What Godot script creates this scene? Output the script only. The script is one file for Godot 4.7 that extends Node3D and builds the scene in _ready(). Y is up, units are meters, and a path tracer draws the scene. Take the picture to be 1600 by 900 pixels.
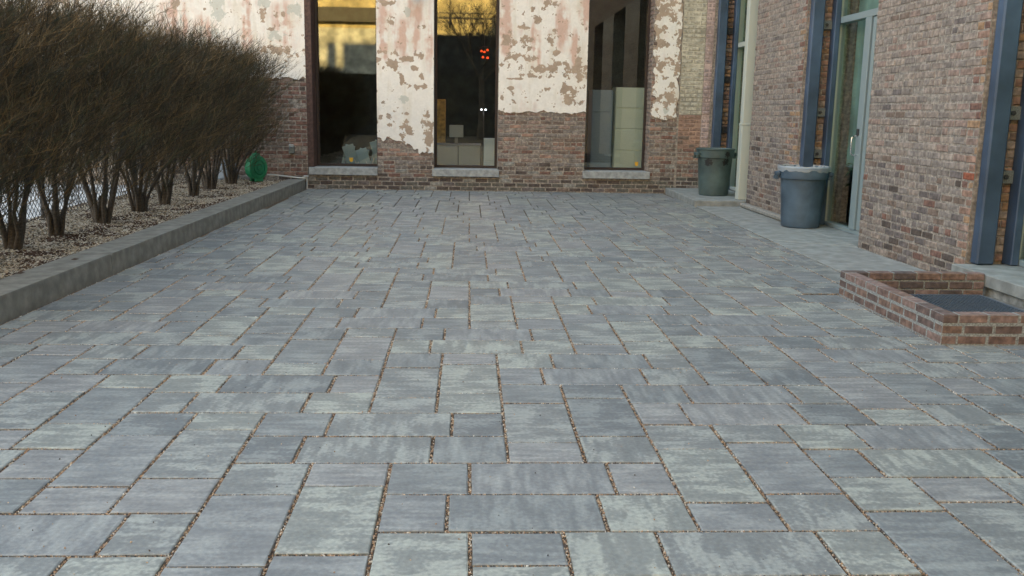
extends Node3D

# ---------------------------------------------------------------- mesh builder
class MB:
	var v := PackedVector3Array()
	var n := PackedVector3Array()
	var t := PackedVector2Array()
	var c := PackedColorArray()
	var col := Color.WHITE
	func tri3(a: Vector3, b: Vector3, d: Vector3, na: Vector3, nb: Vector3, nd: Vector3, ta := Vector2.ZERO, tb := Vector2.ZERO, td := Vector2.ZERO) -> void:
		# a, b, d run counter-clockwise seen from outside; Godot wants clockwise
		v.append(a); v.append(d); v.append(b)
		n.append(na); n.append(nd); n.append(nb)
		t.append(ta); t.append(td); t.append(tb)
		c.append(col); c.append(col); c.append(col)
	func tri(a: Vector3, b: Vector3, d: Vector3, ta := Vector2.ZERO, tb := Vector2.ZERO, td := Vector2.ZERO) -> void:
		var q := (b - a).cross(d - a).normalized()
		tri3(a, b, d, q, q, q, ta, tb, td)
	func quad(a: Vector3, b: Vector3, d: Vector3, e: Vector3, uv: Array = []) -> void:
		if uv.is_empty():
			tri(a, b, d)
			tri(a, d, e)
		else:
			tri(a, b, d, uv[0], uv[1], uv[2])
			tri(a, d, e, uv[0], uv[2], uv[3])
	func box(lo: Vector3, hi: Vector3) -> void:
		var p := [Vector3(lo.x, lo.y, lo.z), Vector3(hi.x, lo.y, lo.z), Vector3(hi.x, hi.y, lo.z), Vector3(lo.x, hi.y, lo.z), Vector3(lo.x, lo.y, hi.z), Vector3(hi.x, lo.y, hi.z), Vector3(hi.x, hi.y, hi.z), Vector3(lo.x, hi.y, hi.z)]
		quad(p[4], p[5], p[6], p[7]); quad(p[1], p[0], p[3], p[2]); quad(p[5], p[1], p[2], p[6])
		quad(p[0], p[4], p[7], p[3]); quad(p[7], p[6], p[2], p[3]); quad(p[0], p[1], p[5], p[4])
	# box with chamfered edges, optional transform
	func cbox(lo: Vector3, hi: Vector3, k: float, x := Transform3D.IDENTITY) -> void:
		var m := (lo + hi) / 2.0
		var h := (hi - lo) / 2.0
		k = minf(k, minf(h.x, minf(h.y, h.z)) * 0.9)
		for ax in 3:
			var b := (ax + 1) % 3
			var d := (ax + 2) % 3
			for s in [-1.0, 1.0]:
				var q := []
				for w in [[-1, -1], [1, -1], [1, 1], [-1, 1]]:
					var p := Vector3.ZERO
					p[ax] = s * h[ax]
					p[b] = w[0] * (h[b] - k)
					p[d] = w[1] * (h[d] - k)
					q.append(x * (m + p))
				if s > 0: quad(q[0], q[1], q[2], q[3])
				else: quad(q[3], q[2], q[1], q[0])
			for s1 in [-1.0, 1.0]:
				for s2 in [-1.0, 1.0]:
					var e := []
					for w in [[-1, 0], [1, 0], [1, 1], [-1, 1]]:
						var p := Vector3.ZERO
						p[ax] = w[0] * (h[ax] - k)
						p[b] = s1 * (h[b] - (k if w[1] == 0 else 0.0))
						p[d] = s2 * (h[d] - (0.0 if w[1] == 0 else k))
						e.append(x * (m + p))
					if s1 * s2 > 0: quad(e[3], e[2], e[1], e[0])
					else: quad(e[0], e[1], e[2], e[3])
		for sx in [-1.0, 1.0]:
			for sy in [-1.0, 1.0]:
				for sz in [-1.0, 1.0]:
					var a := x * (m + Vector3(sx * h.x, sy * (h.y - k), sz * (h.z - k)))
					var b2 := x * (m + Vector3(sx * (h.x - k), sy * h.y, sz * (h.z - k)))
					var d2 := x * (m + Vector3(sx * (h.x - k), sy * (h.y - k), sz * h.z))
					if sx * sy * sz > 0: tri(a, b2, d2)
					else: tri(a, d2, b2)
	func tube(pts: Array, radii: Array, sides := 6, caps := true) -> void:
		var rings := []
		var nrm := []
		for i in pts.size():
			var d: Vector3 = (pts[mini(i + 1, pts.size() - 1)] - pts[maxi(i - 1, 0)]).normalized()
			var a := d.cross(Vector3.UP if absf(d.y) < 0.95 else Vector3.RIGHT).normalized()
			var b := d.cross(a)
			var ring := []
			var rn := []
			for k in sides:
				var g := TAU * k / sides
				var o := a * cos(g) + b * sin(g)
				ring.append(pts[i] + o * radii[i])
				rn.append(o)
			rings.append(ring)
			nrm.append(rn)
		for i in pts.size() - 1:
			for k in sides:
				var l := (k + 1) % sides
				tri3(rings[i][k], rings[i][l], rings[i + 1][l], nrm[i][k], nrm[i][l], nrm[i + 1][l])
				tri3(rings[i][k], rings[i + 1][l], rings[i + 1][k], nrm[i][k], nrm[i + 1][l], nrm[i + 1][k])
		if caps:
			for k in range(1, sides - 1):
				tri(rings[0][0], rings[0][k + 1], rings[0][k])
				var z := pts.size() - 1
				tri(rings[z][0], rings[z][k], rings[z][k + 1])
	# profile: [radius, height] from bottom to top, outside surface
	func lathe(profile: Array, sides := 32, at := Transform3D.IDENTITY, wob = null) -> void:
		for i in profile.size() - 1:
			var p0: Array = profile[i]
			var p1: Array = profile[i + 1]
			var sl := Vector2(p1[1] - p0[1], -(p1[0] - p0[0])).normalized()
			for k in sides:
				var g0 := TAU * k / sides
				var g1 := TAU * (k + 1) / sides
				var q := []
				var m := []
				for w in [[p0, g0], [p0, g1], [p1, g1], [p1, g0]]:
					var r: float = w[0][0]
					var y: float = w[0][1]
					var g: float = w[1]
					if wob != null:
						var o: Vector2 = wob.call(g, y)
						r += o.x
						y += o.y
					q.append(at * Vector3(cos(g) * r, y, -sin(g) * r))
					m.append((at.basis * Vector3(cos(g) * sl.x, sl.y, -sin(g) * sl.x)).normalized())
				tri3(q[0], q[1], q[2], m[0], m[1], m[2])
				tri3(q[0], q[2], q[3], m[0], m[2], m[3])
	func add(o: MB, x: Transform3D, tint: Color) -> void:
		for i in o.v.size():
			v.append(x * o.v[i])
			n.append((x.basis * o.n[i]).normalized())
			t.append(o.t[i])
			c.append(tint)
	func mesh() -> ArrayMesh:
		var a := []
		a.resize(Mesh.ARRAY_MAX)
		a[Mesh.ARRAY_VERTEX] = v
		a[Mesh.ARRAY_NORMAL] = n
		a[Mesh.ARRAY_TEX_UV] = t
		a[Mesh.ARRAY_COLOR] = c
		var m := ArrayMesh.new()
		m.add_surface_from_arrays(Mesh.PRIMITIVE_TRIANGLES, a)
		return m

# ---------------------------------------------------------------- naming and tagging
var taken := {}
var rng := RandomNumberGenerator.new()
var M := {}
const EYE := Vector3(0, 1.4, 0)
const BACK := -16.70      # face of the back wall
const SIDE := 4.27        # face of the right wall

func numbered(parent: Node, called: String) -> String:
	var key := str(parent.get_instance_id()) + called
	taken[key] = taken.get(key, -1) + 1
	return called if taken[key] == 0 else "%s_%03d" % [called, taken[key]]

func obj(called: String, shape, material: Material, parent: Node = self, at := Transform3D.IDENTITY) -> MeshInstance3D:
	var o := MeshInstance3D.new()
	o.name = numbered(parent, called)
	o.mesh = shape.mesh() if shape is MB else shape
	o.material_override = material
	o.transform = at
	parent.add_child(o, true)
	return o

func hub(called: String, at := Vector3.ZERO, parent: Node = self, turn := 0.0) -> Node3D:
	var o := Node3D.new()
	o.name = numbered(parent, called)
	o.position = at
	o.rotation.y = turn
	parent.add_child(o, true)
	return o

func tag(o: Node, label := "", category := "", group := "", kind := "") -> Node:
	if label: o.set_meta("label", label)
	if category: o.set_meta("category", category)
	if group: o.set_meta("group", group)
	if kind: o.set_meta("kind", kind)
	return o

func bx(lo: Vector3, hi: Vector3, k := 0.004) -> MB:
	var b := MB.new()
	b.cbox(lo, hi, k)
	return b

# ---------------------------------------------------------------- materials
func lin(r: float, g: float, b: float) -> Color:
	return Color(r, g, b).linear_to_srgb()

func field(sd: int, freq: float, oct: int, w: int, h: int, kind := FastNoiseLite.TYPE_SIMPLEX_SMOOTH) -> PackedByteArray:
	var f := FastNoiseLite.new()
	f.seed = sd
	f.noise_type = kind
	f.frequency = freq
	f.fractal_octaves = oct
	f.fractal_gain = 0.55
	var im := f.get_seamless_image(w, h)
	im.convert(Image.FORMAT_L8)
	return im.get_data()

func stretched(sd: int, freq: float, oct: int, w: int, h: int, W: int, H: int) -> PackedByteArray:
	var f := FastNoiseLite.new()
	f.seed = sd
	f.frequency = freq
	f.fractal_octaves = oct
	var im := f.get_seamless_image(w, h)
	im.convert(Image.FORMAT_L8)
	im.resize(W, H, Image.INTERPOLATE_CUBIC)
	return im.get_data()

func grey_tex(sd: int, freq: float, oct: int, lo: float, hi: float, size := 512) -> ImageTexture:
	var d := field(sd, freq, oct, size, size)
	for i in d.size():
		d[i] = int(255.0 * clampf(lerpf(lo, hi, d[i] / 255.0), 0.0, 1.0))
	return ImageTexture.create_from_image(Image.create_from_data(size, size, false, Image.FORMAT_L8, d))

func mat(c: Color, rough := 0.85, tex: Texture2D = null, per_m := 1.0, bump: Texture2D = null, depth := 0.1, vcol := false) -> StandardMaterial3D:
	var m := StandardMaterial3D.new()
	m.albedo_color = c
	m.roughness = rough
	if tex or bump:
		m.uv1_triplanar = true
		m.uv1_world_triplanar = true
		m.uv1_scale = Vector3.ONE * per_m
		m.albedo_texture = tex
	if bump:
		m.heightmap_enabled = true
		m.heightmap_texture = bump
		m.heightmap_scale = depth
	m.vertex_color_use_as_albedo = vcol
	return m

func glass(tint: Color, a: float) -> StandardMaterial3D:
	# double-glazed, lightly mirrored pane: a share a of the light comes back, the rest passes
	var m := StandardMaterial3D.new()
	var im := Image.create(2, 2, false, Image.FORMAT_RGB8)
	im.fill(Color.WHITE)
	m.albedo_texture = ImageTexture.create_from_image(im)
	m.transparency = BaseMaterial3D.TRANSPARENCY_ALPHA
	m.albedo_color = Color(tint.r, tint.g, tint.b, a)
	m.metallic = 1.0
	m.roughness = 0.015
	return m

const TONE := [
	[0.25, 0.14, 0.108], [0.25, 0.182, 0.145], [0.36, 0.26, 0.215], [0.37, 0.30, 0.252],
	[0.20, 0.165, 0.155], [0.43, 0.275, 0.165], [0.12, 0.092, 0.08], [0.43, 0.355, 0.295],
	[0.38, 0.12, 0.065], [0.285, 0.24, 0.21], [0.60, 0.55, 0.44], [0.54, 0.42, 0.39],
	[0.39, 0.245, 0.185], [0.335, 0.283, 0.25], [0.17, 0.155, 0.13], [0.34, 0.325, 0.29]]

func materials() -> void:
	var grain := grey_tex(3, 0.012, 6, 0.56, 1.0)
	var fine := grey_tex(4, 0.05, 5, 0.55, 1.0)
	var soft := grey_tex(5, 0.006, 6, 0.55, 1.0)
	var rough := grey_tex(6, 0.03, 6, 0.0, 1.0)
	var cast := grey_tex(7, 0.011, 7, 0.74, 1.0, 1024)
	M.grain = grain; M.fine = fine; M.soft = soft; M.rough = rough
	M.brick = []
	for c in TONE:
		var b := mat(lin(c[0] * 1.17, c[1] * 1.17, c[2] * 1.17), 0.92, grain, 1.7, rough, 0.25)
		b.resource_name = "brick"
		if M.brick.size() in [10, 11, 12]: b.albedo_texture = soft
		M.brick.append(b)
	M.brick_many = mat(lin(1.0, 1.0, 1.0), 0.92, grain, 1.7, rough, 0.25, true)
	M.mortar = mat(lin(0.47, 0.405, 0.34), 0.95, grain, 2.3, rough, 0.6)
	M.mortar_side = mat(lin(0.47, 0.41, 0.35), 0.95, grain, 2.3, rough, 0.7)
	M.mortar_new = mat(lin(0.40, 0.42, 0.41), 0.95, fine, 2.0, rough, 0.2)
	M.newbrick = []
	for c in [[0.225, 0.145, 0.122], [0.17, 0.118, 0.105], [0.28, 0.19, 0.165], [0.14, 0.105, 0.098], [0.25, 0.16, 0.125]]:
		M.newbrick.append(mat(lin(c[0] * 1.15, c[1] * 1.15, c[2] * 1.15), 0.85, grain, 1.9, rough, 0.3))
	M.concrete = mat(lin(0.32, 0.31, 0.28), 0.9, cast, 0.7, rough, 0.2)
	M.curb = mat(lin(0.265, 0.262, 0.235), 0.9, cast, 0.5, rough, 0.3)
	M.slab = mat(lin(0.31, 0.325, 0.31), 0.85, cast, 0.4, rough, 0.2)
	M.sill = mat(lin(0.40, 0.415, 0.41), 0.8, cast, 0.8, rough, 0.1)
	M.steel = mat(lin(0.072, 0.118, 0.195), 0.5, soft, 0.3)
	M.alu = mat(lin(0.23, 0.285, 0.295), 0.4)
	M.trim = mat(lin(0.44, 0.47, 0.42), 0.5)
	M.wood = mat(lin(0.125, 0.065, 0.05), 0.7, grain, 2.0)
	M.frame = mat(lin(0.05, 0.03, 0.026), 0.55, fine, 2.0)
	M.plate = mat(lin(0.26, 0.29, 0.28), 0.55, fine, 3.0)
	M.darkplate = mat(lin(0.035, 0.035, 0.04), 0.6, fine, 3.0)
	M.pane = glass(Color(0.95, 0.96, 0.92), 0.16)
	M.pane_door = glass(Color(0.72, 0.95, 0.86), 0.28)
	M.pane_door.roughness = 0.03
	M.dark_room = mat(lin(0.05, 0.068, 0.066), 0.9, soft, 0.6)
	M.room_floor = mat(lin(0.12, 0.115, 0.11), 0.7, soft, 0.6)
	M.bark = mat(lin(0.17, 0.145, 0.12), 0.95, grain, 5.0, rough, 0.4)
	M.twig = mat(lin(1, 1, 1), 0.9, null, 1.0, null, 0.1, true)
	M.pebble = mat(lin(1, 1, 1), 0.9, null, 1.0, null, 0.1, true)
	M.soil = mat(lin(0.16, 0.125, 0.09), 1.0, grain, 2.0, rough, 0.8)
	M.sand = mat(lin(0.23, 0.165, 0.115), 1.0, fine, 9.0, rough, 0.8)
	M.bin = mat(lin(0.10, 0.15, 0.145), 0.5, soft, 0.7)
	M.bin2 = mat(lin(0.095, 0.15, 0.21), 0.5, soft, 0.7)
	M.iron = mat(lin(0.03, 0.03, 0.032), 0.6)
	M.ground = mat(lin(0.075, 0.077, 0.075), 0.95, soft, 0.3)
	M.lot = mat(lin(0.62, 0.63, 0.63), 0.9, soft, 0.35)
	M.tan_wall = mat(lin(0.80, 0.66, 0.35), 0.9, soft, 0.35)
	M.cream_wall = mat(lin(0.86, 0.84, 0.70), 0.9, soft, 0.35)

# ---------------------------------------------------------------- brickwork
var brick_shapes := []      # [stretchers, headers]
const BL := 0.205
const BH := 0.0625

func brick_shape(w: float, h: float, d: float, k: float, rough_by: float) -> MB:
	# front half of a worn brick: face, rounded arrises, four returns
	var b := MB.new()
	var f := []
	var e := []
	var r := []
	for s in [[-1, -1], [1, -1], [1, 1], [-1, 1]]:
		var jx := rng.randf_range(0.2, 1.0) * rough_by
		var jy := rng.randf_range(0.0, 0.7) * rough_by
		f.append(Vector3(s[0] * (w / 2 - k - jx), s[1] * (h / 2 - k - jy), rng.randf_range(-0.4, 0.15) * rough_by))
		e.append(Vector3(s[0] * (w / 2 - jx * 0.6), s[1] * (h / 2 - jy * 0.6), -k - rng.randf() * rough_by * 0.5))
		r.append(Vector3(s[0] * w / 2, s[1] * h / 2, -d))
	var mid := Vector3(rng.randf_range(-0.2, 0.2) * w, 0, rng.randf_range(-0.2, 0.4) * rough_by)
	for i in 4:
		var j := (i + 1) % 4
		b.tri(f[i], f[j], mid)
		b.quad(e[i], e[j], f[j], f[i])
		b.quad(r[i], r[j], e[j], e[i])
	return b

func make_brick_shapes() -> void:
	rng.seed = 11
	for w in [BL, 0.098]:
		var row := []
		for i in 7:
			var b := brick_shape(w, BH, 0.03, 0.006, 0.005)
			row.append([b, b.mesh()])
		brick_shapes.append(row)

# courses between v0 and v1; spans(v) gives the [u0, u1] runs of a course
func lay(v0: float, v1: float, course: float, spans: Callable, tone: Callable, out: Array, frame: Transform3D, header_every := 6) -> void:
	var row := 0
	var v := v0
	while v + course <= v1 + 0.001:
		var header := header_every > 0 and row % header_every == header_every - 1
		var unit := (0.098 if header else BL) + 0.0105
		for s in spans.call(v + course / 2):
			var u: float = s[0] - (unit * (0.5 if row % 2 == 0 else 0.0)) - rng.randf() * 0.02
			while u < s[1]:
				var w := unit + rng.randf_range(-0.006, 0.006)
				var a: float = maxf(u, s[0])
				var b: float = minf(u + w - 0.0105, s[1])
				if b - a > 0.03:
					out.append({"a": a, "b": b, "v": v + 0.0055, "h": course - 0.011, "tone": tone.call((a + b) / 2, v + course / 2), "frame": frame})
				u += w
		v += course
		row += 1

func set_bricks(parent: Node, items: Array, many_name := "brickwork") -> void:
	for it in items:
		var fr: Transform3D = it.frame
		it.p = fr * Vector3((it.a + it.b) / 2, it.v + it.h / 2, 0)
		it.near = (it.b - it.a) * absf((it.p - EYE).dot(fr.basis.z)) / pow((it.p - EYE).length(), 3.0)
		if it.has("off"): it.near = 0.0
	items.sort_custom(func(x, y): return x.near > y.near)
	var rest := MB.new()
	for i in items.size():
		var it: Dictionary = items[i]
		var w: float = it.b - it.a
		var kind := 0 if w > 0.14 else 1
		var pick: Array = brick_shapes[kind][rng.randi() % 7]
		var fr: Transform3D = it.frame
		var tilt := Basis(Vector3.RIGHT, rng.randf_range(-0.025, 0.025)) * Basis(Vector3.UP, rng.randf_range(-0.012, 0.012)) * Basis(Vector3.BACK, rng.randf_range(-0.012, 0.012))
		var flip := 1.0 if rng.randf() < 0.5 else -1.0
		if flip < 0: tilt = tilt * Basis(Vector3.BACK, PI)
		var b := fr.basis * tilt * Basis.from_scale(Vector3(w / (BL if kind == 0 else 0.098), it.h / BH, 1))
		var x := Transform3D(b, it.p + fr.basis.z * (rng.randf_range(-0.003, 0.0035) - (0.0035 if rng.randf() < 0.07 else 0.0)))
		if i < 300:
			obj("brick", pick[1], M.brick[it.tone], parent, x)
		else:
			var c: Array = TONE[it.tone]
			rest.add(pick[0], x, Color(c[0] * 1.17, c[1] * 1.17, c[2] * 1.17))
	if items.size() > 300:
		tag(obj(many_name, rest, M.brick_many, parent), "", "", "", "stuff")

func pickt(weights: Array) -> int:
	# weights: [tone, share, tone, share ...]
	var s := 0.0
	for i in range(1, weights.size(), 2): s += weights[i]
	var r := rng.randf() * s
	for i in range(0, weights.size(), 2):
		r -= weights[i + 1]
		if r <= 0: return weights[i]
	return weights[0]

# ---------------------------------------------------------------- _ready
func _ready() -> void:
	var cam := Camera3D.new()
	cam.name = "camera"
	cam.fov = 34.31
	cam.near = 0.05
	cam.far = 400.0
	cam.position = EYE
	cam.rotation_degrees = Vector3(-10.698, -2.768, 0.9941)
	add_child(cam)
	cam.make_current()

	var env := Environment.new()
	env.background_mode = Environment.BG_SKY
	var sm := ProceduralSkyMaterial.new()
	sm.sky_top_color = Color(0.61, 0.665, 0.715)
	sm.sky_horizon_color = Color(0.84, 0.80, 0.72)
	sm.sky_curve = 0.18
	sm.ground_horizon_color = Color(0.5, 0.5, 0.48)
	sm.ground_bottom_color = Color(0.3, 0.3, 0.3)
	var sky := Sky.new()
	sky.sky_material = sm
	env.sky = sky
	env.tonemap_mode = Environment.TONE_MAPPER_LINEAR
	env.tonemap_exposure = 5.6
	env.background_energy_multiplier = 1.0
	env.sdfgi_enabled = true
	env.ssao_enabled = true
	env.ssil_enabled = true
	var we := WorldEnvironment.new()
	we.name = "environment"
	we.environment = env
	add_child(we)

	var sun := DirectionalLight3D.new()
	sun.name = "sun"
	sun.light_energy = 1.5
	sun.light_color = Color(1.0, 0.86, 0.58)
	sun.light_angular_distance = 0.5
	sun.shadow_enabled = true
	add_child(sun)
	var el := deg_to_rad(11.0)
	var az := deg_to_rad(8.0)
	sun.look_at_from_position(Vector3(sin(az) * cos(el), sin(el), -cos(az) * cos(el)) * 50.0, Vector3.ZERO)

	materials()
	make_brick_shapes()
	grounds()
	pavement()
	back_building()
	right_building()
	behind_camera()
	areaway()
	curb_and_bed()
	hedge()
	small_things()
	interiors()

# ---------------------------------------------------------------- ground, paving
func sheet(lo: Vector2, hi: Vector2, y: float) -> MB:
	var b := MB.new()
	b.quad(Vector3(lo.x, y, hi.y), Vector3(hi.x, y, hi.y), Vector3(hi.x, y, lo.y), Vector3(lo.x, y, lo.y))
	return b

func grounds() -> void:
	tag(obj("ground", sheet(Vector2(-150, -150), Vector2(150, 150), -0.08), M.ground), "", "", "", "structure")
	tag(obj("parking_lot", bx(Vector3(-40, -0.078, -30), Vector3(-4.80, 0.02, 1.0), 0.01), M.lot), "", "", "", "structure")

func left_edge(z: float) -> float:
	return lerpf(-3.02, -2.87, (-6.03 - z) / 10.64)

func right_edge(z: float) -> float:
	if z > -5.60: return SIDE - 0.14
	if z > -7.28: return 2.975
	return lerpf(3.43, 3.53, (-8.4 - z) / 6.4)

func paver_tex(sd: int, rag: float, streaky: float) -> ImageTexture:
	var S := 1024
	var a := stretched(sd, 0.02, 4, 300, S, S, S)
	var b := stretched(sd + 1, 0.0085, 5, S, 512, S, S)
	var d := stretched(sd + 2, 0.09, 5, S, 512, S, S)
	var e := field(sd + 3, 0.35, 2, S, S)
	var lut := []
	var stops := [[0.0, 0.108, 0.117, 0.122], [0.33, 0.18, 0.191, 0.194], [0.55, 0.245, 0.257, 0.253], [0.75, 0.318, 0.334, 0.317], [1.0, 0.45, 0.472, 0.435]]
	for i in 256:
		var x := i / 255.0
		for k in 4:
			if x <= stops[k + 1][0]:
				var f: float = (x - stops[k][0]) / (stops[k + 1][0] - stops[k][0])
				var c := lin(lerpf(stops[k][1], stops[k + 1][1], f), lerpf(stops[k][2], stops[k + 1][2], f), lerpf(stops[k][3], stops[k + 1][3], f))
				lut.append([int(c.r * 255), int(c.g * 255), int(c.b * 255)])
				break
	var out := PackedByteArray()
	out.resize(S * S * 3)
	for i in S * S:
		var q := (d[i] - 128) / 128.0
		var ragged := smoothstep(-0.12, 0.42, (b[i] - 128) / 128.0 * 1.0 + (a[i] - 128) / 128.0 * 0.6 + q * 0.5)
		var x := 0.475 + (ragged - 0.5) * rag + (a[i] - 128) * streaky + (b[i] - 128) * 0.0008 + q * 0.17 + (e[i] - 128) * 0.0010
		if e[i] > 205 and q > 0.1: x += 0.14
		elif e[i] < 44 and q < -0.15: x -= 0.14
		var c: Array = lut[clampi(int(x * 255.0), 0, 255)]
		out[i * 3] = c[0]
		out[i * 3 + 1] = c[1]
		out[i * 3 + 2] = c[2]
	return ImageTexture.create_from_image(Image.create_from_data(S, S, false, Image.FORMAT_RGB8, out))

func paver_shape(w: float, d: float, across: bool) -> MB:
	# centred on its own middle, top at y = 0; streaks run along x, or along z when across is set
	var b := MB.new()
	var off := Vector2(rng.randf(), rng.randf())
	var rim := []
	var top := []
	var low := []
	var cs := [Vector2(-w / 2, d / 2), Vector2(w / 2, d / 2), Vector2(w / 2, -d / 2), Vector2(-w / 2, -d / 2)]
	for i in 4:
		var p: Vector2 = cs[i]
		var q: Vector2 = cs[(i + 1) % 4]
		var n := 4
		for k in n:
			var e := p.lerp(q, float(k) / n)
			var inn := e - e.normalized() * 0.0
			var jit := rng.randf_range(0.0, 0.0022)
			var ins := rng.randf_range(0.0045, 0.008)
			inn.x = clampf(e.x, -w / 2 + ins, w / 2 - ins)
			inn.y = clampf(e.y, -d / 2 + ins, d / 2 - ins)
			e.x = clampf(e.x, -w / 2 + jit, w / 2 - jit)
			e.y = clampf(e.y, -d / 2 + jit, d / 2 - jit)
			top.append(Vector3(inn.x, 0, inn.y))
			rim.append(Vector3(e.x, -0.0035, e.y))
			low.append(Vector3(e.x, -0.03, e.y))
	var uv := func(p: Vector3) -> Vector2:
		return off + (Vector2(p.z / 2.4, p.x / 1.2) if across else Vector2(p.x / 2.4, p.z / 1.2))
	var mid := Vector3(0, rng.randf_range(-0.0004, 0.0006), 0)
	var c := top.size()
	for i in c:
		var j := (i + 1) % c
		b.tri(mid, top[i], top[j], uv.call(mid), uv.call(top[i]), uv.call(top[j]))
		b.quad(rim[i], rim[j], top[j], top[i], [uv.call(rim[i]), uv.call(rim[j]), uv.call(top[j]), uv.call(top[i])])
		b.quad(low[i], low[j], rim[j], rim[i], [uv.call(rim[i]), uv.call(rim[j]), uv.call(rim[j]), uv.call(rim[i])])
	return b

func pavement() -> void:
	rng.seed = 5
	var root := hub("pavement")
	tag(root, "", "", "", "structure")
	obj("joint_bed", sheet(Vector2(-3.1, -16.72), Vector2(4.3, 6.0), -0.011), M.sand, root)
	var tex := paver_tex(21, 0.20, 0.0011)
	var plain := paver_tex(61, 0.07, 0.0016)
	var tints := [[0.98, 0.98, 0.96], [0.84, 0.855, 0.87], [1.02, 0.985, 0.985], [1.11, 1.11, 1.04], [0.93, 0.925, 0.94], [0.78, 0.80, 0.82]]
	var mats := []
	for t in tints:
		var m := StandardMaterial3D.new()
		m.albedo_texture = plain if mats.size() in [1, 2, 4] else tex
		m.albedo_color = lin(minf(t[0] * 0.9, 1.0), minf(t[1] * 0.9, 1.0), minf(t[2] * 0.9, 1.0))
		m.roughness = 0.5
		m.heightmap_enabled = true
		m.heightmap_texture = tex
		m.heightmap_scale = 0.12
		mats.append(m)
	var many: StandardMaterial3D = mats[0].duplicate()
	many.albedo_color = Color.WHITE
	many.vertex_color_use_as_albedo = true
	var U := 0.0791
	var O := Vector2(-0.302, -2.9554)
	var G := 0.0125
	var cells := []
	for i in range(-40, 41):
		for j in range(-30, 31):
			var p := Vector2(8 * i + 22 * j, 8 * i - 6 * j)
			if O.x + p.x * U < -7.0 or O.x + p.x * U > 5.5 or O.y + p.y * U > 5.5 or O.y + p.y * U < -18.5:
				continue
			for q in [[0, 4, -8, -4], [4, 11, -8, -4], [11, 14, -8, -4], [0, 3, -4, 0], [3, 10, -4, 0], [10, 14, -4, 0],
					[14, 18, -14, -10], [14, 18, -10, -3], [14, 18, -3, 0], [18, 22, -14, -11], [18, 22, -11, -4], [18, 22, -4, 0]]:
				cells.append([O.x + (p.x + q[0]) * U, O.x + (p.x + q[1]) * U, O.y + (p.y + q[2]) * U, O.y + (p.y + q[3]) * U, q[1] - q[0], q[3] - q[2]])
	var items := []
	var fixed := RandomNumberGenerator.new()
	fixed.seed = 77
	var cut := []
	for c in cells:      # pieces cut round the low brick wall
		if c[1] < 2.98:
			cut.append(c)
			continue
		for band in [[-99.0, -7.28], [-7.28, -5.60], [-5.60, 99.0]]:
			if c[3] > band[0] + 0.02 and c[2] < band[1] - 0.02:
				var k: Array = c.duplicate()
				k[2] = maxf(c[2], band[0] + 0.002)
				k[3] = minf(c[3], band[1] - 0.002)
				cut.append(k)
	for c in cut:
		var a: float = c[0] + G / 2
		var b: float = c[1] - G / 2
		var d: float = c[2] + G / 2
		var e: float = c[3] - G / 2
		var zm := (d + e) / 2
		d = maxf(d, BACK + 0.012)
		e = minf(e, 4.0)
		a = maxf(a, maxf(left_edge(d), left_edge(e)) + 0.03)
		b = minf(b, minf(right_edge(d), right_edge(e)) - 0.008)
		if b - a < 0.05 or e - d < 0.05: continue
		var full: bool = absf(b - a - (c[4] * U - G)) < 0.001 and absf(e - d - (c[5] * U - G)) < 0.001
		var m := Vector3((a + b) / 2, 0, (d + e) / 2)
		var dist := (m - EYE).length()
		var size := (b - a) * (e - d) * 1.4 / pow(dist, 3.0)
		var ang := (m - EYE)
		if zm > -2.35 or absf(atan2(m.x, -m.z) - 0.048) > 0.56: size *= 0.001
		items.append({"m": m, "w": b - a, "d": e - d, "uw": c[4], "ud": c[5], "full": full, "size": size})
	items.sort_custom(func(x, y): return x.size > y.size)
	var pool := {}
	var rest := MB.new()
	for i in items.size():
		var it: Dictionary = items[i]
		var across: bool = it.uw == 7 or (it.uw == 4 and it.ud == 4 and rng.randf() < 0.25)
		var tilt := Basis(Vector3.RIGHT, rng.randf_range(-0.004, 0.004)) * Basis(Vector3.BACK, rng.randf_range(-0.004, 0.004)) * Basis(Vector3.UP, rng.randf_range(-0.004, 0.004))
		var at := Transform3D(tilt, it.m + Vector3(rng.randf_range(-0.0015, 0.0015), rng.randf_range(-0.0015, 0.0015), rng.randf_range(-0.0015, 0.0015)))
		var tint := pickt([0, 3, 1, 2, 2, 1.6, 3, 2.8, 4, 1.6, 5, 1.1])
		var sh
		if it.full:
			var key := "%d_%d_%d_%d" % [it.uw, it.ud, int(across), rng.randi() % 12]
			if not pool.has(key):
				var s := paver_shape(it.w, it.d, across)
				pool[key] = [s, s.mesh()]
			sh = pool[key]
		else:
			var s := paver_shape(it.w, it.d, across)
			sh = [s, s]
		if i < 300:
			obj("paver", sh[1], mats[tint], root, at)
		else:
			var t: Array = tints[tint]
			rest.add(sh[0], at, Color(t[0] * 0.9, t[1] * 0.9, t[2] * 0.9))
	tag(obj("distant_pavers", rest, many, root), "", "", "", "stuff")
	# loose chippings that fill the joints
	var buf := PackedFloat32Array()
	var count := 0
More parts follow.
